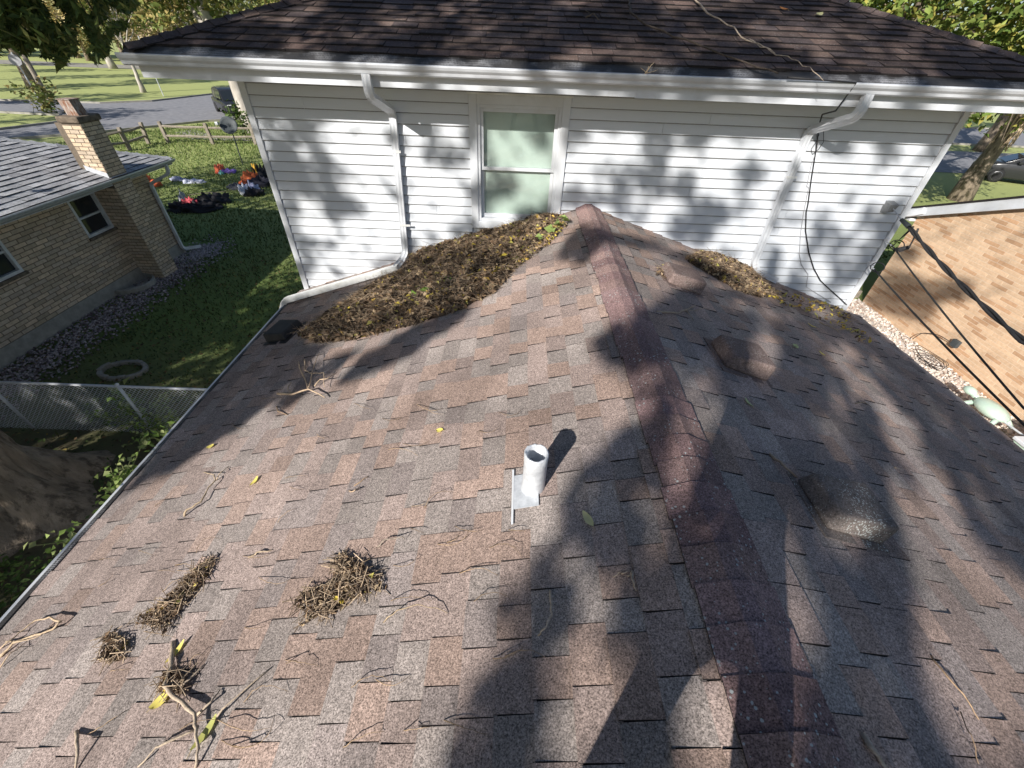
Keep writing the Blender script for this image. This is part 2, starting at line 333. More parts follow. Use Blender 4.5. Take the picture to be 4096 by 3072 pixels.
# ================================================================== shingled slopes
def slope_cells(o, dn, along, nrm, length, s_end, expo, widths, ts, pal, seed, lo=None):
    """cells of a shingled slope: s runs down the slope from o, y runs along it. Returns list of (MB args)"""
    R = random.Random(seed); o, dn, al, nn = (np.array(v, float) for v in (o, dn, along, nrm)); out = []
    nrow = int(s_end/expo)+1
    for r in range(nrow):
        s1 = s_end-r*expo; s0 = max(s1-expo-.012, 0)
        if s1 < .04: continue
        a, b = (0, length) if lo is None else lo(s1)
        y = a-R.uniform(0, widths[1]); tab = R.random() < .5
        while y < b:
            w = R.uniform(*widths); y0, y1 = max(y, a), min(y+w, b); y += w
            tab = not tab if R.random() < .8 else tab
            if y1-y0 < .012: continue
            t = (ts[1] if tab else ts[0])*R.uniform(.85, 1.2); j = R.uniform(-.003, .003)
            tone = pal(s1, tab, R)
            g0 = .0012
            q = lambda s, yy, h: o+dn*s+al*yy+nn*h
            b4 = [q(s0, y0+g0, -.004), q(s0, y1-g0, -.004), q(s1+j, y1-g0, -.003), q(s1+j+R.uniform(-.0015, .0015), y0+g0, -.003)]
            t4 = [q(s0, y0+g0, .0003), q(s0, y1-g0, .0003), q(s1+j, y1-g0-.0015, t), q(s1+j, y0+g0+.0015, t)]
            c = sum(t4)/4; out.append((b4, t4, tone, c, (y1-y0)*(s1-s0)))
    return out
def lay(cells, parent, mats, n_own=300, name='shingle', stuff='shingle_field'):
    sc = [visible_score(c[3], c[4]) for c in cells]; order = sorted(range(len(cells)), key=lambda i: -sc[i]); own = set(i for i in order[:n_own] if sc[i] > 0)
    st = MB()
    for i, (b4, t4, tone, c, a) in enumerate(cells):
        m = MB() if i in own else st
        k = len(m.v); m.v += [tuple(map(float, p)) for p in list(b4)+list(t4)]; m.t += [tone]*8
        m.f += [(4+k, 5+k, 6+k, 7+k), (0+k, 1+k, 5+k, 4+k), (1+k, 2+k, 6+k, 5+k), (2+k, 3+k, 7+k, 6+k), (3+k, 0+k, 4+k, 7+k)]
        m.mi += [0, 1, 1, 1, 1]
        if i in own: m.build(name, mats, parent)
    st.build(stuff, mats, parent, kind='stuff')

# ------------------------------------------------------------------ the rear addition below the camera
add_ = thing('rear_addition', 'low gabled addition with brown asphalt shingle roof running up to the white wall', 'building', (RX, 1, 0))
Y0, Y1 = -2.6, YW
cs, sn = 1/math.hypot(1, RP), RP/math.hypot(1, RP)
EL = XL+.055; SL, SR = (RX-EL)/cs, (XR-RX)/cs
deck = MB()
deck.prism([(EL, Y0, roof_z(EL)-.005), (RX, Y0, RZ-.005), (XR, Y0, roof_z(XR)-.005), (XR, Y0, roof_z(XR)-.04), (RX, Y0, RZ-.05), (EL, Y0, roof_z(EL)-.04)], (0, Y1-Y0, 0))
roof_o = deck.build('roof', 'asphalt_edge', add_)
ORG, GRY, BRN, DRK = (.40, .265, .2), (.315, .28, .255), (.345, .255, .22), (.265, .225, .212)
def pal_left(s, tab, R):
    k = R.random(); u = s/SL
    if tab: c = ORG if k < .62-.3*u else (BRN if k < .85 else DRK)
    else: c = GRY if k < .6 else (BRN if k < .85 else DRK)
    f = R.uniform(.82, 1.16); g = np.array(c)*f
    g = g*.55+np.array((.33, .27, .245))*f*.45; g = g*(1-.45*u*.6)+np.array((.30, .262, .252))*f*(.45*u*.6); return tuple(g)
cells = slope_cells((RX, Y0, RZ), (-cs, 0, -sn), (0, 1, 0), (-sn, 0, cs), Y1-Y0-.004, SL+.02, .1412, (.11, .27), (.0035, .0105), pal_left, 3)
cells += slope_cells((RX, Y0, RZ), (cs, 0, -sn), (0, 1, 0), (sn, 0, cs), Y1-Y0-.004, SR+.02, .1412, (.12, .29), (.0075, .0135), pal_left, 4)
lay(cells, roof_o, ['shingle', 'asphalt_edge'])
# ridge caps: bent pieces lapped along the ridge
ny = int((Y1-Y0)/.143)
for i in range(ny):
    y1 = Y1-.003-i*.143; y0 = y1-.155; R = random.Random(100+i); w = .152+R.uniform(-.006, .006); m = MB(); jit = R.uniform(-.004, .004)
    prof = [(-w, -w*RP*1.0+.012), (-w*.55, -w*.55*RP+.016), (-.035, .014), (.035, .014), (w*.55, -w*.55*RP+.016), (w, -w*RP+.012)]
    vs = []
    for yy, h in ((y0, .002), (y1, .012)):
        for th in (0, -.006): vs += [(RX+jit+x, yy+R.uniform(-.002, .002), RZ+z+h+th) for x, z in prof]
    fs = []
    for j in range(5): fs += [(j, j+1, 12+j+1, 12+j), (12+j, 12+j+1, 18+j+1, 18+j), (j+1, j, 6+j, 6+j+1)]
    fs += [(0, 12, 18, 6), (5, 11, 23, 17)]
    mi = [0, 1, 1]*5+[1, 1]
    k = R.uniform(.8, 1.15); m.add(vs, fs, tuple(np.array(R.choice([(.25, .165, .16), (.235, .16, .155), (.27, .185, .17)]))*k), mi); m.build('ridge_cap', ['cap', 'asphalt_edge'], roof_o)
# eaves, gutters, walls under the roof
zl, zr = roof_z(EL), roof_z(XR)
m = MB(); m.sect([(EL-.01, Y0, zl-.03), (EL-.01, YW-.25, zl-.03)], [(-.012, -.06), (-.012, .022), (-.03, .03), (-.062, .03), (-.067, .022), (-.062, -.03), (-.05, -.075), (-.02, -.075)][::-1]); gl = m.build('gutter', 'gutter_metal', add_)
m = MB(); m.box(EL-.042, EL-.012, Y0+.01, YW-.26, zl+.003, zl+.009); m.build('gutter_guard', 'gutter_mesh', gl)
m = MB(); m.box(XR+.004, XR+.03, Y0, YW-.03, zr-.12, zr-.004); m.build('fascia_board', 'old_white', add_)
m = MB(); m.box(EL+.01, EL+.035, Y0, YW-.03, zl-.14, zl-.045); m.build('fascia_board', 'old_white', add_)
m = MB(); m.prism([(XL+.3, Y0+.2, 0), (XR-.25, Y0+.2, 0), (XR-.25, Y0+.2, roof_z(XR-.25)-.07), (RX, Y0+.2, RZ-.08), (XL+.3, Y0+.2, roof_z(XL+.3)-.07)], (0, YW-.21-Y0, 0)); m.build('wall', 'siding', add_)
rooted(add_)

# ------------------------------------------------------------------ the white house
WL, WR = -2.885, 4.645
FY, FB = YW-.53, 5.122            # fascia face, its lower edge
XE0, XE1 = -3.47, 5.22
DEP = 9.4
wh = thing('white_house', 'white clapboard house with dark hip roof, gutter and one sash window', 'house', (RX, YW+4, 0))
# window opening
wx0, wx1, wz0, wz1 = -.535, .53, 3.70, 5.055
m = MB(); ya, yb = YW+.012, YW+.12
m.box(WL+.012, wx0+.03, ya, yb, 0, 5.14); m.box(wx1-.03, WR-.012, ya, yb, 0, 5.14); m.box(wx0+.03, wx1-.03, ya, yb, 0, wz0+.03); m.box(wx0+.03, wx1-.03, ya, yb, wz1-.03, 5.14)
wall_o = m.build('back_wall', 'old_white', wh)
m = MB(); ye = YW+DEP-1.2; m.box(WL+.012, WL+.12, yb, ye, 0, 5.14); m.box(WR-.12, WR-.012, yb, ye, 0, 5.14); m.box(WL+.12, WR-.12, ye-.12, ye, 0, 5.14); m.build('side_wall', 'siding', wh)
# siding boards, each a plank with butt joints
exp_ = .1026; zz = 4.865; 
while zz > 2.5: zz -= exp_
R = random.Random(5)
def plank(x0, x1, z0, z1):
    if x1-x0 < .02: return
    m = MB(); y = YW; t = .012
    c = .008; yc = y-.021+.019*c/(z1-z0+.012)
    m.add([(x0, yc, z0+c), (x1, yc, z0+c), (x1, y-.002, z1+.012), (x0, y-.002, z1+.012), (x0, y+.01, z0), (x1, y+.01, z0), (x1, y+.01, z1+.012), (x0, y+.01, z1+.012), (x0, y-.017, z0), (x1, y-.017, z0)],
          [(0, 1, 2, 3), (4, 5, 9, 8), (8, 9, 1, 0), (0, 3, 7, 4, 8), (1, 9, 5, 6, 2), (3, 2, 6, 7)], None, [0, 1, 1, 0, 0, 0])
    m.build('siding_board', ['siding', 'lap_shadow_edge'], wall_o)
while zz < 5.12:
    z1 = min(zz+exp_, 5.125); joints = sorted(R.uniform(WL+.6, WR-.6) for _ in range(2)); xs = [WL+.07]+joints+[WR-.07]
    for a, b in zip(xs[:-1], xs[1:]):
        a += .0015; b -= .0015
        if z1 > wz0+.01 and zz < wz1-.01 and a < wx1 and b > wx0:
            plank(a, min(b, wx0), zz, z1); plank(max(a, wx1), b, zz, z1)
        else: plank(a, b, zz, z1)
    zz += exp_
for x0, x1 in ((WL, WL+.068), (WR-.068, WR)):
    m = MB(); m.box(x0, x1, YW-.03, YW+.02, 0.2, 5.12); m.build('corner_board', 'white_paint', wh, bevel=.003)
# eave: soffit, fascia, gutter, guard
m = MB(); m.box(XE0+.03, XE1-.03, FY+.022, YW+DEP-.7, FB+.014, FB+.03); m.build('soffit', 'old_white', wh)
for a, b in ((XE0+.02, 1.06), (1.055, XE1-.02)):
    dz = .006 if a > 1 else 0
    m = MB(); m.box(a, b, FY-dz*.5, FY+.022, FB-dz, 5.3); m.build('fascia_board', 'white_paint', wh, bevel=.002)
m = MB(); P = [(XE0-.05, 0, 0), (XE1+.05, 0, 0)]
prof = [(0, -.0), (.07, 0), (.085, .012), (.092, .035), (.112, .055), (.122, .075), (.122, .086), (.112, .09), (.112, .082), (.012, .082), (0, .09)]
m.prism([(XE0-.05, FY-.002-a, 5.212+b) for a, b in prof], (XE1-XE0+.1, 0, 0)); gut = m.build('gutter', 'gutter_metal', wh)
m = MB()
for i in range(60):
    x0 = XE0+i*(XE1-XE0)/60; x1 = x0+(XE1-XE0)/60; 
    m.add([(x0, FY-.105, 5.304), (x1, FY-.105, 5.304), (x1, FY+.035, 5.372+.005*math.sin(i*1.7+1.7)), (x0, FY+.035, 5.372+.005*math.sin(i*1.7))], [(0, 1, 2, 3)])
m.build('gutter_guard', 'gutter_mesh', gut)
# hip roof
W2 = (XE1-XE0)/2; rise = UP*W2; cx = (XE0+XE1)/2; EB = UE+DEP
m = MB(); e = UZ-.006
V = [(XE0, UE+.06, e+.06*UP), (XE1, UE+.06, e+.06*UP), (XE1, EB, e), (XE0, EB, e), (cx, UE+W2, e+rise), (cx, EB-W2, e+rise)]
m.add(V, [(0, 1, 4), (1, 2, 5, 4), (2, 3, 5), (3, 0, 4, 5), (3, 2, 1, 0)]); uroof = m.build('roof', 'asphalt_edge', wh)
ucs, usn = 1/math.hypot(1, UP), UP/math.hypot(1, UP)
def pal_u(s, tab, R):
    return tuple(np.array(R.choice([(.15, .105, .09), (.125, .092, .082), (.17, .122, .102), (.105, .082, .08)]))*R.uniform(.8, 1.15))
send = 3.6/ucs
cells = slope_cells((XE0, UE+3.6, UZ+3.6*UP), (0, -ucs, -usn), (1, 0, 0), (0, -usn, ucs), XE1-XE0, send-.07, .1412, (.14, .34), (.011, .017), pal_u, 9,
                    lo=lambda s: ((send-s)*ucs+.0, XE1-XE0-(send-s)*ucs-.0))
lay(cells, uroof, ['upper_shingle', 'asphalt_edge'], 300)
for sgn, cx0 in ((1, XE0), (-1, XE1)):
    d = np.array((sgn, 1, UP)); d /= np.linalg.norm(d); side = np.array((sgn, -1, 0))/math.sqrt(2)
    for i in range(34):
        a = np.array((cx0, UE, UZ+.012))+d*(.02+i*.15); b = a+d*.165+np.array((0, 0, .004)); a = a+np.array((0, 0, .012)); R = random.Random(300+i); drop = np.array((0, 0, -.036))
        m = MB(); up = np.array((0, 0, .012))
        vs = [a-side*.14+drop, a+up*.4, a+side*.14+drop, b-side*.14+drop, b, b+side*.14+drop]
        vs += [v-np.array((0, 0, .01)) for v in vs]
        m.add(vs, [(0, 1, 4, 3), (1, 2, 5, 4), (6, 7, 1, 0), (7, 8, 2, 1), (9, 6, 0, 3), (2, 8, 11, 5)], pal_u(0, 0, R), [0, 0, 1, 1, 1, 1]); m.build('hip_cap', ['upper_shingle', 'asphalt_edge'], uroof)
# window
win = MB(); y = YW-.03
def frame(m, x0, x1, z0, z1, w, ya, yb, wb=None):
    wb = wb or w
    m.box(x0, x0+w, ya, yb, z0, z1); m.box(x1-w, x1, ya, yb, z0, z1); m.box(x0+w, x1-w, ya, yb, z1-w, z1); m.box(x0+w, x1-w, ya, yb, z0, z0+wb)
frame(win, wx0, wx1, wz0, wz1, .085, YW-.034, YW+.02); wo = win.build('window', 'white_paint', wh, bevel=.004)
m = MB(); frame(m, wx0+.085, wx1-.085, wz0+.085, wz1-.085, .032, YW-.02, YW+.03); m.build('window_frame', 'white_paint', wo, bevel=.003)
m = MB(); m.box(wx0-.015, wx1+.015, YW-.05, YW-.002, wz1, wz1+.018); m.build('drip_cap', 'old_white', wo)
gx0, gx1 = wx0+.117, wx1-.117; zm = (wz0+wz1)/2-.02
m = MB(); frame(m, gx0, gx1, zm-.012, wz1-.117, .034, YW+.002, YW+.028); m.build('upper_sash', 'white_paint', wo, bevel=.002)
m = MB(); frame(m, gx0, gx1, wz0+.117, zm+.02, .034, YW+.03, YW+.056, .045); m.build('lower_sash', 'white_paint', wo, bevel=.002)
m = MB(); m.box(gx0+.03, gx1-.03, YW+.014, YW+.018, zm+.01, wz1-.145); m.build('pane', 'pane', wo)
m = MB(); m.box(gx0+.03, gx1-.03, YW+.04, YW+.044, wz0+.155, zm-.008); m.build('pane', 'pane', wo)
m = MB(); m.box(gx0-.05, gx1+.05, YW+.058, YW+.07, wz0+.02, wz1-.05); m.build('blind', 'blind', wo)
# downspouts
rp = lambda w, h: [(-w/2, -h/2), (-w/4, -h/2+.004), (0, -h/2), (w/4, -h/2+.004), (w/2, -h/2), (w/2, h/2), (w/4, h/2-.004), (0, h/2), (-w/4, h/2-.004), (-w/2, h/2)]
def spout(path, name='downspout', parent=None, w=.075, h=.055, up=(0, -1, .15), mat='gutter_metal'):
    m = MB(); m.sect(path, rp(w, h), up); return m.build(name, mat, parent or wh)
def bend(pts, n=5, r=.08):
    P = [np.array(p, float) for p in pts]; out = [P[0]]
    for a, b, c in zip(P[:-2], P[1:-1], P[2:]):
        d0, d1 = (a-b)/np.linalg.norm(a-b), (c-b)/np.linalg.norm(c-b); q = min(r, .45*np.linalg.norm(a-b), .45*np.linalg.norm(c-b))
        for i in range(n+1):
            t = i/n; out.append((b+d0*q)*(1-t)**2+b*2*t*(1-t)+(b+d1*q)*t*t)
    return out+[P[-1]]
lx = -1.38
b0 = on_l(1625, 1062, .06); b1 = on_l(1140, 1199, .06)
d1 = spout(bend([(lx, 4.535, 5.22), (lx, 4.535, 5.06), (lx+.05, 5.075, 4.88), (lx-.02, 5.078, 3.36), (lx-.06, 5.0, 3.29), (b0[0]-.15, b0[1]-.01, b0[2]-.04)]))
spout(bend([(b0[0]-.1, b0[1]-.01, b0[2]-.022), (b1[0], b1[1]-.02, b1[2]), (b1[0]-.07, b1[1]-.06, b1[2]-.16)], 5, .06), 'extension', d1, .085, .06, (0, 0, 1), 'old_white')
rx_ = 3.12
d2 = spout(bend([(rx_, 4.535, 5.22), (rx_, 4.535, 5.05), (rx_-.06, 5.075, 4.86), (rx_-.04, 5.078, 3.4), (rx_+.03, 5.07, 3.3), (rx_+.3, 4.99, 3.21)]))
for d_, x_, zs in ((d1, lx+.03, (4.5, 3.7)), (d2, rx_-.05, (4.4,))):
    for z_ in zs:
        m = MB(); m.box(x_-.06, x_+.06, YW-.083, YW-.079, z_, z_+.025); m.build('strap', 'old_white', d_)
rooted(wh)

# ================================================================== BRICK HOUSES
def brick_wall(parent, x, face, y0, y1, top, blen, bcourse, gap, holes, mats, tones, n_own, seed, base=.0, depth=.05, proud=.007):
    """wall in the plane x=const, face = +1 or -1 (outward normal)"""
    R = random.Random(seed); cells = []; r = 0; z = base
    while True:
        zb, zt = z+gap/2, z+bcourse-gap/2
        if zb > max(top(y0), top(y1), top((y0+y1)/2)): break
        off = (blen+gap)*(.5 if r % 2 else 0)+R.uniform(-.01, .01); y = y0-off
        while y < y1:
            a, b = max(y, y0), min(y+blen, y1); y += blen+gap
            if b-a < .03: continue
            spans = [(a, b)]
            for (h0, h1, k0, k1) in holes:
                if zt > k0 and zb < k1:
                    ns = []
                    for p, q in spans:
                        if q <= h0 or p >= h1: ns.append((p, q)); continue
                        if p < h0: ns.append((p, h0))
                        if q > h1: ns.append((h1, q))
                    spans = ns
            for p, q in spans:
                if q-p < .03 or zt > top((p+q)/2): continue
                cells.append((p, q, zb, zt, proud*R.uniform(.6, 1.3), tones(R)))
        z += bcourse; r += 1
    sc = [visible_score(np.array((x, (c[0]+c[1])/2, (c[2]+c[3])/2)), (c[1]-c[0])*(c[3]-c[2])) for c in cells]
    own = set(i for i in sorted(range(len(cells)), key=lambda i: -sc[i])[:n_own] if sc[i] > 0); st = MB()
    for i, (p, q, zb, zt, pr, t) in enumerate(cells):
        m = MB() if i in own else st; e = .002
        m.hexa([(x-face*.01, p, zb), (x-face*.01, q, zb), (x-face*.01, q, zt), (x-face*.01, p, zt)][::face],
               [(x+face*pr, p+e, zb+e), (x+face*pr, q-e, zb+e), (x+face*pr, q-e, zt-e), (x+face*pr, p+e, zt-e)][::face], t)
        if i in own: m.build('brick', mats, parent)
    if st.v: st.build('brick_field', mats, parent, kind='stuff')
def tan(R): return tuple(np.array(R.choice([(1, 1, 1), (1.05, 1, .95), (.9, .9, .92), (.85, .84, .8), (1.1, 1.06, 1)]))*R.uniform(.88, 1.1))
# ------------------------------------------------------------------ tan brick house across the lawn
bx, by1 = -10.42, 12.35
bh = thing('brick_house', 'tan brick bungalow with pale grey hip roof, brick chimney and two windows', 'house', (-14, 8, 0))
w1 = (9.74, 10.53, 1.44, 2.33); w2 = (7.2, 7.99, 1.40, 2.33)
m = MB()
for a, b, lo, hi in ((1, w2[0], 0, 2.5), (w2[0], w2[1], 0, w2[2]), (w2[0], w2[1], w2[3], 2.5), (w2[1], w1[0], 0, 2.5), (w1[0], w1[1], 0, w1[2]), (w1[0], w1[1], w1[3], 2.5), (w1[1], by1, 0, 2.5)): m.box(bx-.25, bx, a, b, lo, hi)
m.box(-18.3, bx-.25, by1-.25, by1-.001, 0, 2.5); m.box(-18.3, bx-.25, 1, 1.25, 0, 2.5)
bw = m.build('wall', 'mortar', bh)
brick_wall(bw, bx, 1, 4.6, by1, lambda y: 2.45, .27, .086, .012, [w1, w2, (10.57, 11.13, 0, 4)], 'brick_tan', tan, 240, 21, base=.34, proud=.010)
m = MB(); m.box(bx-.02, bx+.014, 4.6, by1+.01, 0, .335); m.build('parging', 'simple' if 0 else 'concrete', bh)
# chimney breast and stack
cy0, cy1, cxa = 10.57, 11.13, -9.85
m = MB(); m.box(bx+.001, cxa, cy0, cy1, 0, 3.74); ch = m.build('chimney', 'mortar', bh)
def face_bricks(parent, o, u, v, n, L, H, blen, bc, gap, seed, pr=.006, tn=tan):
    R = random.Random(seed); o, u, v, n = (np.array(q, float) for q in (o, u, v, n)); r = 0; z = 0
    while z+bc <= H+.01:
        s = -(blen+gap)*(.5 if r % 2 else 0)
        while s < L:
            a, b = max(s, 0), min(s+blen, L); s += blen+gap
            if b-a > .03:
                m = MB(); k = pr*R.uniform(.5, 1.5); e = .003
                m.hexa([o+u*a+v*(z+gap/2)-n*.01, o+u*b+v*(z+gap/2)-n*.01, o+u*b+v*(z+bc-gap/2)-n*.01, o+u*a+v*(z+bc-gap/2)-n*.01],
                       [o+u*(a+e)+v*(z+gap/2+e)+n*k, o+u*(b-e)+v*(z+gap/2+e)+n*k, o+u*(b-e)+v*(z+bc-gap/2-e)+n*k, o+u*(a+e)+v*(z+bc-gap/2-e)+n*k], tn(R)); m.build('brick', 'brick_tan', parent)
        z += bc; r += 1
face_bricks(ch, (cxa, cy0, .02), (0, 1, 0), (0, 0, 1), (1, 0, 0), cy1-cy0, 3.72, .2, .0845, .012, 31)
face_bricks(ch, (-10.27, cy0, 2.6), (1, 0, 0), (0, 0, 1), (0, -1, 0), .42, 1.1, .2, .0845, .012, 32)
face_bricks(ch, (bx, cy0, .02), (1, 0, 0), (0, 0, 1), (0, -1, 0), .57, 2.4, .2, .0845, .012, 33)
m = MB(); m.box(-10.3, cxa+.05, cy0-.05, cy1+.05, 3.742, 3.87); m.build('chimney_cap', 'cap_concrete', ch, bevel=.03)
m = MB(); m.obox((-10.16, 10.72, 3.86), (.26, 0, 0), (0, .26, 0), (-.04, 0, .3)); m.box(-10.22, -9.92, 10.70, 11.0, 4.16, 4.175); m.build('flue', 'rust', ch, bevel=.01)
m = MB(); m.obox((-10.3, cy0-.02, 2.78), (.46, 0, -.161), (0, .012, 0), (0, 0, .11)); m.build('flashing', 'galvanised', ch)
# eave, gutter, roof
ex, ey = -9.86, 12.8; ez = 2.6
m = MB(); m.box(-18.8, ex, 1, ey-.02, 2.47, 2.485); m.build('soffit', 'old_white', bh)
m = MB(); m.box(ex-.02, ex, 1, ey-.021, 2.455, 2.61); m.box(-18.8, ex-.02, ey-.041, ey-.021, 2.455, 2.61); m.build('fascia_board', 'old_white', bh)
m = MB(); pr2 = [(0, 0), (.06, 0), (.085, .03), (.11, .06), (.11, .085), (.1, .085), (.1, .07), (.01, .05), (0, .085)]
m.prism([(ex+.001+a, 1, 2.515+b) for a, b in pr2], (0, ey-1+.03, 0)); m.build('gutter', 'galvanised', bh)
hw = 4.45; up2 = .35; m = MB(); m.add([(ex+.02, 1, ez), (ex+.02, ey, ez), (ex+.02-2*hw, ey, ez), (ex+.02-2*hw, 1, ez), (ex+.02-hw, 1, ez+hw*up2), (ex+.02-hw, ey-hw, ez+hw*up2)], [(0, 1, 5, 4), (1, 2, 5), (2, 3, 4, 5), (3, 0, 4), (0, 3, 2, 1)]); br = m.build('roof', 'asphalt_edge', bh)
c2, s2 = 1/math.hypot(1, up2), up2/math.hypot(1, up2); sl2 = 3.3/c2
def pal_g(s, tab, R): return tuple(np.array(R.choice([(.44, .445, .46), (.5, .5, .51), (.37, .37, .385)]))*R.uniform(.85, 1.12))
cells = slope_cells((ex+.02-3.3, 3.5, ez+.008+3.3*up2), (c2, 0, -s2), (0, 1, 0), (s2, 0, c2), ey-3.5, sl2+.03, .155, (.22, .4), (.012, .018), pal_g, 41, lo=lambda s: (0, ey-3.5-(sl2-s)*c2))
lay(cells, br, ['grey_shingle', 'asphalt_edge'], 170)
for i in range(26):
    d = np.array((-1, -1, up2)); d /= np.linalg.norm(d); a = np.array((ex+.02, ey, ez+.03))+d*(.02+i*.2); b = a+d*.21+np.array((0, 0, .006)); sd_ = np.array((1, -1, 0))/1.414; dz = np.array((0, 0, -.045)); R = random.Random(i)
    m = MB(); m.add([a-sd_*.14+dz, a, a+sd_*.14+dz, b-sd_*.14+dz, b, b+sd_*.14+dz], [(0, 1, 4, 3), (1, 2, 5, 4)], pal_g(0, 0, R)); m.build('hip_cap', 'grey_shingle', br)
def side_window(parent, y0, y1, z0, z1):
    m = MB()
    def fr(a, b, lo, hi, w, xa, xb):
        m.box(xa, xb, a, a+w, lo, hi); m.box(xa, xb, b-w, b, lo, hi); m.box(xa, xb, a+w, b-w, lo, lo+w); m.box(xa, xb, a+w, b-w, hi-w, hi)
    fr(y0, y1, z0, z1, .06, bx-.08, bx+.012); zc = z0+(z1-z0)*.48
    m.box(bx-.06, bx-.01, y0+.06, y1-.06, zc-.018, zc+.018); o = m.build('window', 'old_white', parent)
    m = MB(); m.box(bx-.07, bx-.06, y0+.05, y1-.05, z0+.05, z1-.05); m.build('pane', 'car_glass', o)
    m = MB(); m.box(bx-.02, bx+.06, y0-.03, y1+.03, z0-.06, z0-.002); m.build('sill', 'cap_concrete', o)
side_window(bh, *w1); side_window(bh, *w2)
# downspout at the far corner, its long outlet on the grass
q1 = on_g(800, 982, .08); m = MB(); m.sect(bend([(ex+.05, 12.45, 2.52), (ex+.05, 12.45, 2.3), (-10.36, 12.28, 2.05), (-10.36, 12.28, .16), (q1[0], q1[1], .06)], 5, .1), rp(.09, .07), (1, .3, .1)); m.build('downspout', 'old_white', bh)
rooted(bh)
ww = MB(); wy = 10.05; ww.lathe((bx+.03, wy, 0), [(.55, -.02), (.55, .14), (.5, .16), (.5, .03), (0, .03)], 20, caps=False)
ww.build('window_well', 'concrete', label='half buried round concrete window well beside the tan brick chimney', cat='window well')

# ------------------------------------------------------------------ light brick house on the other side
rx, ry1 = 10.1, 10.75
rake = lambda y: 2.42+.395*(10.75-y) if y > 5.6 else 2.42+.395*(10.75-5.6)-.395*(5.6-y)
rh = thing('brick_house', 'sunlit light orange brick house with white gable trim beside the white gravel', 'house', (14, 7, 0))
m = MB(); m.prism([(rx, 1.5, 0), (rx, ry1, 0), (rx, ry1, rake(ry1)), (rx, 5.6, rake(5.6)), (rx, 1.5, rake(1.5))], (.3, 0, 0)); m.box(rx+.3, rx+9, ry1-.3, ry1, 0, 2.42); m.box(rx+.3, rx+9, 1.5, 1.8, 0, 2.42); rw = m.build('wall', 'mortar_light', rh)
def pale(R): return tuple(np.array((1, 1, 1))*R.uniform(.92, 1.06)) if R.random() < .72 else tuple(np.array((.82, .72, .65))*R.uniform(.85, 1.1))
brick_wall(rw, rx, -1, 3.2, ry1, rake, .36, .079, .009, [], 'brick_light', pale, 300, 51, base=.02, proud=.004)
m = MB(); U = np.array((0, -1, .395)); U /= np.linalg.norm(U); Nn = np.array((0, .395, 1)); Nn /= np.linalg.norm(Nn)
s0 = np.array((rx-.16, 10.95, rake(10.95)-.02)); m.obox(s0, (.05, 0, 0), U*5.8, Nn*.2); m.build('rake_board', 'white_paint', rh, bevel=.004)
m = MB(); m.obox(s0+np.array((.051, 0, .0)), (.108, 0, 0), U*5.8, Nn*.03); m.build('rake_soffit', 'wood_grey', rh)
m = MB(); m.obox(s0+np.array((-.03, 0, 0))+Nn*.201, (9, 0, 0), U*5.9, Nn*.035); m.build('roof', 'asphalt_edge', rh)
m = MB(); m.sect(bend([(rx-.2, 11.12, 2.36), (rx-.2, 10.8, 2.44), (rx-.13, 10.5, 2.62)], 4, .15), [(-.08, -.07), (.08, -.07), (.08, .09), (-.08, .09)]); m.box(rx-.14, rx+.1, 10.76, 11.1, 2.28, 2.36); m.build('eave_return', 'white_paint', rh, bevel=.02)
rooted(rh)
# cable box on that wall with its hanging wires
pb = on_x(3820, 1374, rx-.05); cb = thing('cable_box', 'small grey cable box on the light brick wall with coiled wires below', 'cable box', pb)
m = MB(); m.box(pb[0]-.03, pb[0]+.05, pb[1]-.08, pb[1]+.08, pb[2]-.08, pb[2]+.08); m.build('box', 'dish_grey', cb, bevel=.006)
pc = on_g(3725, 1445, .06); m = MB(); wire = [pb+np.array((-.02, .05, -.02)), pb+np.array((-.05, .4, -.02)), pb+np.array((-.06, .75, -.2)), pb+np.array((-.1, .8, -.42))]
m.tube(bend(wire, 5, .2), .009, 5); 
for k in range(5):
    rr = .2+.03*k; m.tube([(pc[0]-.1+.03*k+rr*math.cos(a)*.7, pc[1]-.1+.05*k+rr*math.sin(a)*1.3, .05+.02*k+.03*math.sin(a*2+k)) for a in np.linspace(0, 6.3, 22)], .006, 4)
m.build('coiled_wire', 'cable_black', cb); rooted(cb)

# gravel beds
def gravel(name, label, n, f, pal, r, mat, base):
    m = MB(); R = random.Random(n)
    for i in range(n):
        x, y = f(R); m.stone((x, y, base+R.uniform(0, .025)), R.uniform(.6, 1.3)*r, i, .7, tuple(np.array(R.choice(pal))*R.uniform(.75, 1.15)))
    m.build(name, mat, kind='stuff', label=label, cat='gravel')
sheet('gravel_bed', [(6.2, 0), (10.09, 0), (10.09, 10.9), (6.2, 10.9)], .006, 'gravel_light')
gravel('white_gravel', 'bed of white stones along the light brick house', 7000, lambda R: (R.uniform(7.6, 10.08), R.uniform(2.5, 10.9)), [(1.1, 1.1, 1.1), (1, .95, .9), (.8, .74, .7), (.6, .5, .45)], .036, 'gravel_light', .02)
gravel('dark_gravel', 'band of dark purplish stones along the foot of the tan brick wall', 3800, lambda R: (R.choice([R.uniform(-10.4, -9.5), R.triangular(-10.3, -8.9, -9.8)]), R.uniform(4.8, 11.6)), [(1, 1, 1), (.75, .7, .72), (1.3, 1.22, 1.2), (.5, .42, .42)], .032, 'gravel_dark', .012)
gravel('dark_gravel', 'patch of grey stones under the long white downspout outlet', 900, lambda R: (R.gauss(-9.95, .35), R.gauss(12.35, .5)), [(1.1, 1.1, 1.15), (.8, .8, .82), (1.4, 1.35, 1.35)], .034, 'gravel_dark', .012)

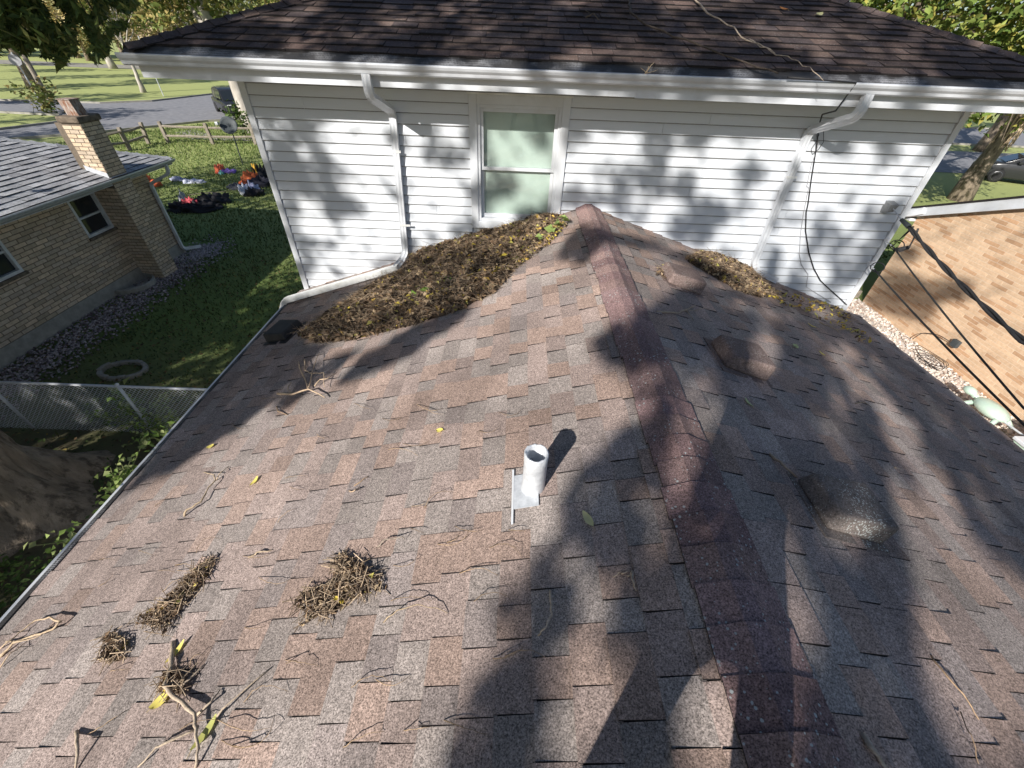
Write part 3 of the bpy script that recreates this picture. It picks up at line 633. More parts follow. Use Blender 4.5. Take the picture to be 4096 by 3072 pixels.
# ================================================================== THINGS ON THE ROOF
c3, c4, c6, c7, c8 = crop(0, 1500), crop(0, 2247), crop(1000, 700), crop(1000, 1500), crop(1000, 2247)
d20, d7, d15, d22 = crop(2000, 0), crop(2000, 700), crop(2000, 1500), crop(2000, 2247)
e0, e7, e15, e22 = crop(2996, 0), crop(2996, 700), crop(2996, 1500), crop(2996, 2247)
# vent pipe with lead sleeve and flashing
pb = on_l(2132, 1948); vp = thing('vent_pipe', 'grey lead-sleeved plumbing vent pipe standing in the sunlit shingles', 'vent pipe', pb)
m = MB(); R = random.Random(3); pr_ = [(.066, -.06), (.062, .0), (.0575, .03), (.0565, .2)]; n = 26
vs = []; 
for r_, h in pr_: vs += [pb+np.array((r_*math.cos(6.2832*i/n), r_*math.sin(6.2832*i/n), h)) for i in range(n)]
for r_, h in ((.0585, .262), (.052, .266), (.046, .258), (.045, .06)):
    vs += [pb+np.array((r_*math.cos(6.2832*i/n), r_*math.sin(6.2832*i/n), h+(R.uniform(-.006, .006) if h > .2 else 0))) for i in range(n)]
m.add(vs, [(k*n+i, k*n+(i+1) % n, (k+1)*n+(i+1) % n, (k+1)*n+i) for k in range(7) for i in range(n)]+[tuple(7*n+i for i in range(n))]); m.build('pipe', 'lead', vp, smooth=True)
dnL, nL = np.array((-cs, 0, -sn)), np.array((-sn, 0, cs)); ay = np.array((0, 1., 0))
m = MB(); m.obox(pb-dnL*.03-ay*.12+nL*.010, dnL*.135, ay*.2, nL*.003); m.build('flashing', 'lead', vp)
m = MB(); m.obox(pb+dnL*.098-ay*.2+nL*.0105, dnL*.01, ay*.32, nL*.004); m.build('flashing_hem', 'white_paint', vp); rooted(vp)
# lichened slant-back roof vents on the far slope, and the black one by the leaf pile
nR, dnR = np.array((sn, 0, cs)), np.array((cs, 0, -sn))
def roof_vent(p, rot, L, Wd, H, label, mat, tone, nr, dn, group=None):
    t = thing('roof_vent', label, 'roof vent', p, group); ca, sa = math.cos(rot), math.sin(rot)
    a = dn*ca+ay*sa; b = -dn*sa+ay*ca; p = p+nr*.004
    m = MB(); m.tone = tone
    q = lambda s, w, h: p+a*s*L/2+b*w*Wd/2+nr*h
    m.hexa([q(-1.12, -1.2, 0), q(1.08, -1.2, 0), q(1.08, 1.2, 0), q(-1.12, 1.2, 0)], [q(-1.12, -1.2, .006), q(1.08, -1.2, .006), q(1.08, 1.2, .006), q(-1.12, 1.2, .006)]); m.build('flange', mat, t)
    m = MB(); m.tone = tone
    m.hexa([q(-.95, -.92, .004), q(.95, -1, .004), q(.95, 1, .004), q(-.95, .92, .004)], [q(-.86, -.82, H*.8), q(.92, -.88, H), q(.92, .88, H), q(-.86, .82, H*.8)])
    o = m.build('hood', mat, t, bevel=.02); o.modifiers[0].segments = 3
    m = MB(); m.hexa([q(.93, -.8, .012), q(.958, -.8, .012), q(.958, .8, .012), q(.93, .8, .012)], [q(.9, -.76, H*.7), q(.935, -.76, H*.7), q(.935, .76, H*.7), q(.9, .76, H*.7)]); m.build('louvre', 'asphalt_edge', t); rooted(t); return t
roof_vent(np.array((1.66, 1.19, roof_z(1.66))), 0, .36, .31, .13, 'lichen-spotted slant roof vent alone in the broad shade beside the ridge', 'lichen_vent', (.2, .17, .155), nR, dnR)
roof_vent(on_r(2945, 1448), 0, .38, .34, .13, 'brown roof vent half in shade, middle of the three beyond the ridge', 'rusty_vent', (.2, .15, .135), nR, dnR)
roof_vent(on_r(2715, 1130), 0, .38, .34, .13, 'brown roof vent with dry leaves caught behind it near the white wall', 'rusty_vent', (.21, .155, .14), nR, dnR)
roof_vent(on_l(1145, 1335), math.radians(15), .32, .34, .11, 'black metal roof vent at the lower end of the leaf pile', 'black_vent', (1, 1, 1), nL, dnL)

# leaf litter
LITTER = [(.27, .18, .11), (.18, .12, .07), (.38, .28, .18), (.11, .075, .05), (.42, .32, .2), (.2, .13, .08), (.07, .05, .035), (.05, .036, .026)]
def litter(name, label, poly, side, n, H, ls=.05, stem=.35, yellow=.03, mound=True, seed=1, cat='leaf pile', rs=1.):
    f = on_l if side < 0 else on_r; rng = np.random.default_rng(seed)
    Q = np.array([f(*p) for p in poly]); x0, x1, y0, y1 = Q[:, 0].min(), Q[:, 0].max(), Q[:, 1].min(), Q[:, 1].max(); pl = Q[:, :2]
    k = int(n*6); X, Y = rng.uniform(x0, x1, k), rng.uniform(y0, y1, k); ok = inpoly(X, Y, pl); X, Y = X[ok][:n], Y[ok][:n]; n = len(X)
    def height(X, Y):
        d = np.full(np.shape(X), 9.)
        for a, b in zip(pl, np.roll(pl, -1, 0)):
            t = np.clip(((X-a[0])*(b[0]-a[0])+(Y-a[1])*(b[1]-a[1]))/((b-a)@(b-a)+1e-9), 0, 1); d = np.minimum(d, np.hypot(X-a[0]-t*(b[0]-a[0]), Y-a[1]-t*(b[1]-a[1])))
        return H*np.clip(d/max(H*2.2, .03), 0, 1)**.7*(.75+.25*np.sin(X*17+Y*11)*np.cos(Y*19-X*7))
    z = RZ-RP*np.abs(X-RX)+.008
    t = thing(name, label, cat, (float(X.mean()), float(Y.mean()), float(z.mean())))
    if mound:
        st = .05; gx = np.arange(x0, x1+st, st); gy = np.arange(y0, y1+st, st); GX, GY = np.meshgrid(gx, gy, indexing='ij'); GH = np.where(inpoly(GX, GY, pl), height(GX, GY), -.03)
        GZ = RZ-RP*np.abs(GX-RX)+GH*.8+.004; nx, ny_ = GX.shape; idx = np.arange(nx*ny_).reshape(nx, ny_)
        F = np.stack([idx[:-1, :-1], idx[1:, :-1], idx[1:, 1:], idx[:-1, 1:]], -1).reshape(-1, 4)
        ins = (GH > -.01).ravel(); F = F[ins[F].any(1)]
        big('humus', np.c_[GX.ravel(), GY.ravel(), GZ.ravel()], F, np.ones((nx*ny_, 3)), 'soil', t, kind='stuff')
    h = height(X, Y); C = np.c_[X, Y, z+h*rng.uniform(.75, 1.08, n)+rng.uniform(.004, .02, n)]
    isl = rng.random(n) > stem; nl = isl.sum(); tones = pick(LITTER, nl, .25, rng); yy = rng.random(nl) < yellow; tones[yy] = pick([(.6, .47, .08), (.55, .5, .14), (.62, .42, .1)], yy.sum(), .2, rng)
    V, F, T = leaves(C[isl], ls, ls*.5, tones, up=.45, fold=.45, rng=rng); big('dry_leaves', V, F, T, 'dry_leaf', t, kind='stuff')
    D = C[~isl]; ns = len(D)
    if ns:
        a = rng.normal(size=(ns, 3)); a[:, 2] *= .25; a /= np.linalg.norm(a, axis=1)[:, None]; b = np.cross(a, rng.normal(size=(ns, 3))); b /= np.linalg.norm(b, axis=1)[:, None]; c = np.cross(a, b)
        L_ = rng.uniform(.05, .22, ns)[:, None]*ls/.05; r_ = rs*rng.uniform(.0007, .0017, ns)[:, None]; mid = D+b*L_*rng.uniform(-.2, .2, (ns, 1))+np.array((0, 0, .006))
        ring = lambda o: np.stack([o+b*r_, o-b*r_*.5+c*r_*.87, o-b*r_*.5-c*r_*.87], 1)
        V = np.stack([ring(D-a*L_*.5), ring(mid), ring(D+a*L_*.5)], 1).reshape(-1, 3); i = (np.arange(ns)*9)[:, None]
        fl = [(s*3+j, s*3+(j+1) % 3, s*3+3+(j+1) % 3, s*3+3+j) for s in range(2) for j in range(3)]; F = np.concatenate([i+np.array(q)[None] for q in fl])
        T = np.repeat(pick([(1.3, 1.2, 1.05), (.9, .8, .68), (1.9, 1.75, 1.5), (.55, .48, .42)], ns, .2, rng), 9, 0); big('dry_stems', V, F, T, 'twig', t, kind='stuff')
    rooted(t); return t
litter('leaf_pile', 'long heap of brown leaves and stems against the white wall by the downspout extension',
       [(2255, 872), (2190, 950), (2080, 1055), (1985, 1170), (1850, 1240), (1650, 1305), (1420, 1365), (1260, 1375), (1195, 1345), (1290, 1275), (1400, 1205), (1480, 1150), (1560, 1110), (1625, 1085), (1640, 1028), (1760, 985), (1900, 945), (2060, 905), (2160, 868)], -1, 12000, .1, .07, .42, .06, seed=5)
litter('leaf_pile', 'brown leaf heap against the white wall at the foot of the elbowed downspout',
       [(2800, 1012), (2900, 1030), (3000, 1085), (3060, 1140), (3110, 1190), (3040, 1195), (2950, 1170), (2870, 1120), (2790, 1075), (2740, 1040)], 1, 3000, .07, .06, .4, .05, seed=6)
litter('leaf_scatter', 'thin trail of yellow leaves along the wall beyond the elbowed downspout', [(3060, 1150), (3200, 1190), (3370, 1235), (3420, 1300), (3500, 1380), (3430, 1370), (3330, 1300), (3230, 1260), (3090, 1215)], 1, 260, .012, .055, .25, .45, False, 7, 'leaves')
litter('leaf_pile', 'dense tuft of pale curled stems and catkins alone on the sunlit shingles', [c8(*p) for p in [(680, 0), (760, -60), (860, 10), (1000, 100), (1100, 190), (1060, 260), (880, 290), (760, 370), (560, 470), (400, 550), (440, 440), (350, 350), (480, 240), (680, 190)]], -1, 520, .035, .036, .5, .02, False, 8, rs=1.7)
litter('leaf_pile', 'narrow slanting streak of dry brown litter with a yellow leaf in it', [c4(*p) for p in [(1760, -20), (1720, 90), (1520, 320), (1390, 500), (1340, 600), (1280, 540), (1090, 490), (1300, 350), (1480, 170), (1640, 20)]], -1, 420, .03, .034, .4, .03, False, 9, rs=1.6)
litter('leaf_pile', 'small clump of dark curled litter beside the looped twigs', [c4(*p) for p in [(870, 580), (1030, 630), (1010, 740), (990, 820), (830, 810), (850, 680)]], -1, 150, .025, .034, .4, .03, False, 10, rs=1.6)
litter('leaf_pile', 'little knot of litter caught in the fork of the broken branch', [c4(*p) for p in [(1330, 910), (1490, 910), (1500, 1060), (1310, 1050)]], -1, 90, .035, .038, .4, .05, False, 12, rs=1.6)
litter('leaf_pile', 'few curled leaves lodged at the upper edge of the vent nearest the wall', [d7(*p) for p in [(1245, 760), (1330, 745), (1370, 800), (1340, 860), (1250, 820)]], 1, 70, .02, .04, .3, .05, False, 13)
litter('leaf_pile', 'band of yellow leaves and green sprigs spilling onto the ridge by the window', [(2270, 905), (2190, 985), (2090, 1060), (2010, 1100), (2000, 1075), (2080, 1010), (2160, 940), (2230, 890)], -1, 650, .02, .05, .3, .3, False, 14)

# single leaves lying on the shingles
def flat_leaf(name, label, px, py, L_, W_, col, rot, surf=None, curl=.25, group=None, nrm=None):
    p = (surf or on_roof)(px, py); up_ = np.array(nrm if nrm is not None else ((-sn, 0, cs) if p[0] < RX else (sn, 0, cs))); a = np.array((math.cos(rot), math.sin(rot), 0.)); a -= up_*(a@up_); a /= np.linalg.norm(a); b = np.cross(up_, a)
    m = MB(); R = random.Random(int(px*7+py)); n = 7; vs = []; p = p+up_*.012
    for i in range(n):
        t = i/(n-1); w = W_*math.sin(math.pi*min(t*.93+.035, 1))**.8*.5; lift = curl*L_*(t-.5)**2*1.6
        vs += [p+a*(t-.5)*L_+b*w+up_*(lift+W_*.18), p+a*(t-.5)*L_+up_*lift, p+a*(t-.5)*L_-b*w+up_*(lift+W_*.12)]
    m.add(vs, [(i*3+j, i*3+j+1, i*3+4+j, i*3+3+j) for i in range(n-1) for j in range(2)], tuple(col)); t = m.build('blade', 'leaf', smooth=True)
    o = thing(name, label, 'leaf', p, group); t.parent = o
    m = MB(); m.tube([p-a*L_*.5+up_*curl*L_*.4, p-a*L_*.72+up_*.004], [.0016, .001], 4, tone=(1.3, 1.2, .8)); s_ = m.build('stalk', 'twig', o); rooted(o)
YEL, PALE, OLV = (.85, .74, .2), (.72, .68, .36), (.55, .6, .3)
for a in [('yellow leaf lying below the black roof vent shadow', 848, 1791, .06, .04, YEL, .3), ('yellow leaf standing on edge between two thin twigs', 1024, 1930, .075, .03, YEL, 1.3), ('small yellow leaf above the vent pipe on pale shingles', 1763, 1728, .05, .04, YEL, 2.9),
          ('curled pale leaf in the shade below the vent pipe', 2355, 2084, .09, .035, PALE, 2.0), ('pale green leaf on the dark slope beyond the ridge', 2987, 1617, .075, .028, OLV, 1.9), ('wide yellow leaf under the fork of the broken branch', 656, 2806, .085, .05, YEL, .7),
          ('long yellow leaf stuck upright against the broken branch', 716, 2610, .1, .028, YEL, 1.2), ('long yellow-green leaf along the lower branch', 835, 2933, .12, .034, (.5, .5, .16), 1.15), ('yellow leaf on the dark litter clump beside looped twigs', 502, 2590, .06, .035, YEL, 1.0), ('yellow leaf in the slanting litter streak', 776, 2364, .08, .035, YEL, 1.1),
          ('heart-shaped pale green leaf on the vent-side shaded slope', 3175, 1391, .08, .06, OLV, .5), ('small yellow leaf beside the heart-shaped one', 3282, 1419, .06, .04, YEL, 2.2), ('narrow yellow leaf below the wall trail of leaves', 3242, 1307, .09, .03, YEL, 2.7), ('yellow leaf resting on the vent nearest the wall', 2655, 1068, .06, .035, YEL, .1)]:
    flat_leaf('fallen_leaf', a[0], *a[1:])
nU = (0, -usn, ucs)
flat_leaf('fallen_leaf', 'pale leaf high on the dark upper roof near the hip', 3272, 66, .09, .06, PALE, .4, lambda x, y: on_u(x, y, .012), nrm=nU)
flat_leaf('fallen_leaf', 'orange leaf on the dark upper roof left of the pale one', 3130, 44, .09, .06, (.5, .22, .08), 2.4, lambda x, y: on_u(x, y, .012), nrm=nU)
def sprig(label, pts, col, f=on_l):
    c = np.mean([f(*p) for p in pts], 0); t = thing('green_sprig', label, 'sprig', c); R = random.Random(len(label)); 
    for p in pts:
        for k in range(3):
            q = f(*p)+np.array((R.uniform(-.04, .04), R.uniform(-.04, .04), .06+R.uniform(0, .04))); V, F, T = leaves(q[None], .11, .085, np.array([col])*R.uniform(.8, 1.2), up=.8, rng=np.random.default_rng(R.randrange(9999))); big('leaf_blade', V, F, T, 'leaf', t)
    m = MB(); m.tube([f(*p)+np.array((0, 0, .05)) for p in pts], .003, 5, tone=(.8, .9, .4)); m.build('stem', 'twig', t); rooted(t)
sprig('bright green vine sprig lying in the middle of the long leaf heap', [(1665, 1210), (1715, 1185), (1760, 1165), (1800, 1150)], (.2, .34, .06))
sprig('pale green vine leaves at the upper end of the long leaf heap', [(2195, 945), (2225, 925), (2262, 905), (2150, 975)], (.34, .44, .14))

# twigs and sticks
def twig(label, paths, r, side=None, tone=(1, 1, 1), lift=.008, surf=None, name='twig', cat='twig', group=None, wob=.004):
    f = surf or (lambda x, y, h: on_roof(x, y, h)); R = random.Random(len(label)+int(paths[0][0][0])); m = MB(); c0 = None
    for pi, path in enumerate(paths):
        P = [f(x, y, lift+(.02+.02*R.random() if 0 < i < len(path)-1 else 0)) for i, (x, y) in enumerate(path)]; Q = []
        for a, b in zip(P[:-1], P[1:]):
            for t in (0, .33, .66): Q.append(a*(1-t)+b*t+np.array([R.uniform(-wob, wob) for _ in range(3)]))
        Q.append(P[-1]); rr = r*(1 if pi == 0 else .55); m.tube(Q, [rr*(1-.6*i/len(Q))*R.uniform(.85, 1.15) for i in range(len(Q))], 6, tone=tone)
        if c0 is None: c0 = P[0]
    o = m.build(name, 'twig', smooth=True, label=label, cat=cat, group=group)
    return o
T4 = lambda c, *p: [c(*q) for q in p]
twig('broken grey branch with several side twigs lying on the sunlit shingles', [T4(c4, (1405, 640), (1375, 850), (1320, 985), (1400, 1085), (1560, 1230), (1575, 1350), (1600, 1500), (1570, 1659)), T4(c4, (1575, 1350), (1360, 1440), (1250, 1500), (1110, 1650)), T4(c4, (1580, 1240), (1700, 1120), (1770, 1030)), T4(c4, (1720, 1290), (1790, 1180), (2170, 860)), T4(c4, (1400, 1085), (1480, 980), (1650, 820))], .011, tone=(1.5, 1.45, 1.35))
twig('short thick grey stick below the broken branch', [T4(c4, (615, 1360), (622, 1500), (605, 1680))], .009, tone=(1.6, 1.55, 1.45))
twig('pale twigs bent round into a loop beside the eave', [T4(c4, (0, 770), (110, 650), (280, 590), (430, 540), (485, 480), (400, 445), (280, 475), (150, 575), (60, 650), (0, 700)), T4(c4, (60, 640), (180, 640), (330, 590), (440, 490)), T4(c4, (0, 860), (90, 730), (220, 640))], .007, tone=(1.7, 1.55, 1.3))
twig('forked pale twig with a curled yellow leaf tip', [T4(c3, (1480, 1140), (1500, 1090), (1620, 1020), (1660, 930), (1730, 850), (1720, 800), (1640, 780)), T4(c3, (1730, 850), (1775, 780), (1840, 735))], .007, tone=(1.4, 1.3, 1.1))
twig('tangled many-branched twig below the black roof vent', [T4(c7, (220, 150), (340, 155), (470, 110), (600, 180)), T4(c7, (470, 110), (430, 0), (395, -80)), T4(c7, (470, 110), (500, -30), (560, -180)), T4(c7, (440, -120), (445, -40), (500, -10), (590, -20), (600, 100)), T4(c7, (430, 20), (400, -60), (390, -110)), T4(c7, (520, 90), (560, 40), (620, 30), (700, -20)), T4(c7, (340, 155), (300, 110), (330, 60))], .011, tone=(1.6, 1.45, 1.25), lift=.035)
twig('small hooked twig just under the tangled one', [T4(c7, (215, 250), (225, 290), (300, 320))], .006, tone=(1.3, 1.1, .9))
twig('short pale twig bent like an elbow', [T4(c7, (800, 935), (850, 930), (880, 900))], .0045, tone=(1.7, 1.5, 1.3))
twig('short brown twig above the elbow-bent one', [T4(c7, (845, 890), (950, 815))], .004, tone=(1.1, .9, .7))
twig('slender twig curving up to a hooked end above the stem tuft', [T4(c7, (1030, 1390), (1080, 1330), (1160, 1310), (1230, 1295), (1240, 1330))], .0035)
twig('thick pale twig with a curled tip beside the slanting litter streak', [T4(c7, (-10, 1470), (60, 1425), (180, 1405))], .006, tone=(1.6, 1.5, 1.3))
twig('long arched stem below the stem tuft', [T4(c8, (1080, 480), (1180, 390), (1350, 345), (1450, 360), (1590, 415))], .0032, tone=(1.3, 1.2, 1))
twig('bent grey stick in the shade left of the ridge', [T4(d22, (400, 240), (415, 350), (410, 450), (350, 540), (305, 595))], .006, tone=(1.7, 1.65, 1.6))
twig('broken grey twig with parallel pieces beside the ridge', [T4(d22, (1065, 80), (1070, 150), (1095, 230)), T4(d22, (905, 115), (990, 72)), T4(d22, (970, 105), (1040, 72)), T4(d22, (1020, 118), (1075, 85))], .006, tone=(1.7, 1.6, 1.5))
twig('forked grey branch across the courses beyond the ridge', [T4(d7, (1255, 1100), (1440, 1105), (1520, 1075), (1570, 1048)), T4(d7, (1440, 1105), (1640, 1072)), T4(d7, (1500, 1095), (1530, 1130), (1555, 1170))], .009, tone=(1.2, 1.15, 1.1))
twig('dark splintered stick touching the lichen-spotted vent', [T4(e15, (165, 635), (300, 740), (385, 830)), T4(e15, (250, 690), (340, 780))], .009, tone=(1.2, 1.1, 1))
twig('short white twig low on the shaded slope', [T4(e15, (1870, 720), (1930, 775))], .004, tone=(1.9, 1.8, 1.7))
twig('straight pale splinter in the light band beyond the ridge', [T4(e15, (1170, 740), (1250, 770))], .0045, tone=(1.7, 1.6, 1.5))
twig('thick grey stick at the foot of the far slope with bark peeling', [T4(e22, (910, 1390), (980, 1500), (1110, 1670))], .011, tone=(1.5, 1.5, 1.5))
twig('branching dry twig among the yellow wall leaves', [T4(e7, (560, 1180), (700, 1240), (840, 1245)), T4(e7, (650, 1222), (740, 1200), (835, 1190)), T4(e7, (700, 1240), (760, 1300))], .008, tone=(1.4, 1.3, 1.15))
twig('dark bent twig on the dark slope near the light band', [T4(e15, (850, 230), (930, 215), (985, 260))], .005, tone=(.5, .5, .5))
twig('slender dry stem crossing the lit shingles at the foot of the far slope', [T4(e22, (1460, 760), (1620, 940), (1770, 1130), (1850, 1270)), T4(e22, (1690, 1200), (1790, 1400), (1860, 1659))], .004, tone=(1.2, 1, .8))
Rt = random.Random(77)
for i in range(64):      # thin stems scattered over the near slope
    x, y = Rt.uniform(300, 2050), Rt.uniform(1560, 3000)
    if on_l(x, y)[0] < XL+.15: continue
    a = Rt.uniform(-.9, .5); l = Rt.uniform(60, 190)*(y/2400); bnd = Rt.uniform(-.25, .25)*l
    P = [(x+math.cos(a)*l*t-math.sin(a)*bnd*4*t*(1-t), y+math.sin(a)*l*t*.8+bnd*4*t*(1-t)) for t in (0, .25, .5, .75, 1)]
    k = Rt.uniform(.7, 1.5); twig('thin dry stem lying loose on the near shingle slope', [P], .0017, tone=(k, k*.85, k*.66), lift=.006, name='dry_stem', cat='stem', group='thin stems scattered on the near slope', wob=.002)
# vines and branches over the upper roof
twig('dark slender vine trailing down the upper roof over the gutter', [T4(d20, (1050, -20), (1035, 40), (1060, 110), (1170, 190), (1400, 290), (1700, 400), (1980, 500), (2240, 590))], .013, tone=(.35, .33, .33), surf=lambda x, y, h: on_u(x, y, .03+h), name='vine', cat='vine', wob=.01)
twig('pale slender vine trailing down the upper roof to the gutter', [T4(d20, (1560, -10), (1640, 70), (1760, 160), (1880, 210), (1940, 290), (2080, 350), (2212, 430)), T4(e0, (0, 315), (90, 370), (220, 440), (350, 470), (480, 550), (600, 650))], .009, tone=(1.8, 1.75, 1.65), surf=lambda x, y, h: on_u(x, y, .03+h), name='vine', cat='vine', wob=.01)
twig('grey forked twig lying across the upper roof', [T4(d20, (690, 140), (750, 110), (800, 165)), T4(d20, (690, 80), (720, 105))], .008, tone=(.5, .47, .45), surf=lambda x, y, h: on_u(x, y, .02+h))
twig('dry grass tuft poking from the gutter guard', [T4(d20, (1170, 590), (1210, 540), (1240, 500)), T4(d20, (1180, 590), (1130, 545)), T4(d20, (1190, 585), (1270, 560)), T4(d20, (1185, 590), (1195, 530))], .004, tone=(1.8, 1.6, 1.2), surf=lambda x, y, h: on_u(x, y, h))

# ================================================================== CABLES ON THE WHITE WALL
def hang(a, b, sag, n=14): return [np.array(a)*(1-t)+np.array(b)*t+np.array((0, 0, -sag*4*t*(1-t))) for t in np.linspace(0, 1, n)]
W_ = lambda x, y, d=-.03: on_wall(x, y, d)
def cable(label, pts, r, name='cable', mat='cable_black', n=6):
    m = MB(); m.tube(pts, r, n); return m.build(name, mat, smooth=True, label=label, cat='cable')
top_c = on_u(*e0(-20, 520), .03)
cable('black cable dropping from the roof vine past the downspout to the wall corner', [on_u(*e0(310, 620), .02), np.array((2.92, 4.47, 5.3)), np.array((2.95, 4.62, 5.08)), W_(*e0(590, 920), -.1), W_(*e0(565, 1000), -.12), W_(*e0(540, 1200)), W_(*e0(500, 1450)), W_(*e0(475, 1640)), W_(*e7(460, 300)), W_(*e7(455, 450)), W_(*e7(480, 620)), W_(*e7(520, 750)), W_(*e7(575, 850)), W_(*e7(660, 930)), W_(*e7(740, 1000)), W_(*e7(785, 1045), -.04)], .007)
cable('thin pale wire hanging in a slack bow beside the black cable', [W_(*e0(540, 1080)), W_(*e0(560, 1160)), W_(*e0(500, 1330)), W_(*e0(465, 1500)), W_(*e7(480, 100)), W_(*e7(440, 300)), W_(*e7(415, 470)), W_(*e7(405, 640)), W_(*e7(420, 720)), W_(*e7(475, 800)), W_(*e7(460, 900)), W_(*e7(540, 950)), W_(*e7(660, 1025))], .0035, mat='sign_grey')
cable('small loop of thin black wire hanging by the elbowed downspout', [W_(*e0(a, b)) for a, b in [(570, 1040), (600, 1060), (600, 1140), (560, 1200), (510, 1240), (500, 1200), (540, 1140), (565, 1080)]], .003)
# service drop
br0 = on_wall(*e7(1120, 270), -.05); sb = thing('service_bracket', 'grey wall bracket and clamp holding the twisted service cable near the corner', 'bracket', br0)
m = MB(); m.hexa([br0+np.array(v) for v in ((-.05, .045, -.06), (.05, .045, -.06), (.05, .045, .08), (-.05, .045, .08))], [br0+np.array(v) for v in ((-.03, -.06, -.02), (.03, -.06, -.02), (.05, -.07, .06), (-.05, -.07, .06))]); m.build('bracket', 'bracket_grey', sb, bevel=.006)
cl = np.array((4.5, 4.82, 4.0)); m = MB(); m.tube([br0+np.array((0, -.06, .02)), cl+np.array((-.03, .12, .04)), cl], .006, 6); m.build('wire_bail', 'galvanised', sb)
m = MB(); m.tube([cl+np.array((-.03, .12, .04)), cl], [.02, .028], 8); m.build('wedge_clamp', 'dish_grey', sb); rooted(sb)
end = np.array((3.80, 2.60, 3.905)); far_ = np.array((1.2, -9.5, 6.6)); mid = [cl]+[cl*(1-t)+end*t+np.array((0, 0, -.03*4*t*(1-t))) for t in np.linspace(.05, 1, 40)]; mid += [end*(1-t)+far_*t+np.array((0, 0, -.5*t*(1-t))) for t in np.linspace(.04, 1, 60)]
sd_t = thing('service_cable', 'thick black twisted service cable running out from the wall bracket', 'cable', cl)
for k in range(2):
    m = MB(); Q = []
    for i, p in enumerate(mid):
        a = i*.42+k*math.pi; Q.append(p+np.array((math.cos(a)*.012, 0, math.sin(a)*.012)))
    m.tube(Q, .0125, 7); m.build('strand', 'cable_black', sd_t, smooth=True)
m = MB(); m.tube([cl+np.array((.03, -.02, .01)), cl+np.array((.03, .02, -.1)), cl+np.array((-.03, .02, -.24)), cl+np.array((.04, -.05, -.27)), cl+np.array((.1, -.06, -.22)), cl+np.array((.09, -.05, -.08)), cl+np.array((.06, -.06, .0))], .011, 7); m.build('splice_loop', 'cable_black', sd_t, smooth=True)
m = MB(); m.tube([cl+np.array((-.01, -.05, -.25)), cl+np.array((.1, -.05, -.22))], .024, 8); m.build('splice_sleeve', 'cable_black', sd_t); rooted(sd_t)
for lab, p0, p1, p2, r in (('upper thin black drop wire starting in a small coil at the wall corner', (3575, 990), (4096, 1634), (1.6, -9.5, 6.0), .008), ('lower thin black drop wire tied to a hook on the corner board', (3498, 1078), (4096, 1699), (1.7, -9.5, 5.7), .009)):
    a = hitp(*p0, (0, 1, 0), YW-.2); b = CAM+ray(*p1)*2.95; t = thing('drop_wire', lab, 'wire', a)
    m = MB(); m.tube(hang(a, b, .02)+hang(b, p2, .15)[1:], r, 6); m.build('wire', 'cable_black', t, smooth=True)
    m = MB(); m.tube([a+np.array((.09*math.cos(q)+.02, .03*math.sin(q), .05*math.sin(q)+.03)) for q in np.linspace(0, 6.28, 16)], .006, 5); m.build('coil', 'cable_black', t, smooth=True)
    m = MB(); m.tube([a, a+np.array((-.03, .12, .03)), np.array((WR-.02, YW-.02, a[2]+.05))], .008, 6); m.build('hook', 'galvanised', t); rooted(t)
up_ = thing('utility_pole', 'weathered wooden utility pole carrying the service wires behind the roof', 'pole', (1.5, -9.6, 0))
m = MB(); m.tube([(1.5, -9.6, 0), (1.5, -9.6, 8.5)], [.16, .11], 12); m.build('pole', 'wood_grey', up_)
m = MB(); m.box(.5, 2.5, -9.72, -9.6, 7.6, 7.72); m.build('crossarm', 'wood_grey', up_); rooted(up_)

# ================================================================== YARD AND STREET
# wire mesh fence
fz = 1.1; fy = 4.8
cf = thing('wire_fence', 'galvanised wire mesh fence with pipe rail between the brick house and the addition', 'fence', (-7, fy, 0))
for x in (-10.3, -8.3, -6.2, -4.1):
    m = MB(); m.tube([(x, fy, 0), (x, fy, fz+.03)], .024, 10); m.lathe((x, fy, fz+.02), [(.027, 0), (.03, .015), (.018, .035), (.004, .042)], 10); m.build('post', 'galvanised', cf, smooth=True)
m = MB(); m.tube([(-10.4, fy-.005, fz), (-3.1, fy-.005, fz)], .021, 10); m.build('top_rail', 'galvanised', cf, smooth=True)
m = MB(); s_ = .075
for k in range(int((10.4-3.1+fz)/s_)+1):
    for sg in (1, -1):
        x0 = -10.4-fz/1*0+k*s_-(fz if sg > 0 else 0); pts = []
        for z in (0.03, fz-.015):
            pts.append((x0+(z if sg > 0 else -z), fy+sg*.004, z))
        (xa, _, za), (xb, _, zb) = pts; lo, hi = -10.4, -3.1
        t0, t1 = 0., 1.; dx = xb-xa
        for lim, sgn in ((lo, 1), (hi, -1)):
            fa, fb = sgn*(xa-lim), sgn*(xb-lim)
            if fa < 0 and fb < 0: t0 = 2
            elif fa < 0: t0 = max(t0, fa/(fa-fb))
            elif fb < 0: t1 = min(t1, fa/(fa-fb))
        if t0 >= t1: continue
        A, B_ = np.array(pts[0]), np.array(pts[1]); m.tube([A+(B_-A)*t0, A+(B_-A)*t1], .0036, 3, caps=False)
m.build('wire_mesh', 'galvanised', cf, kind='stuff'); rooted(cf)
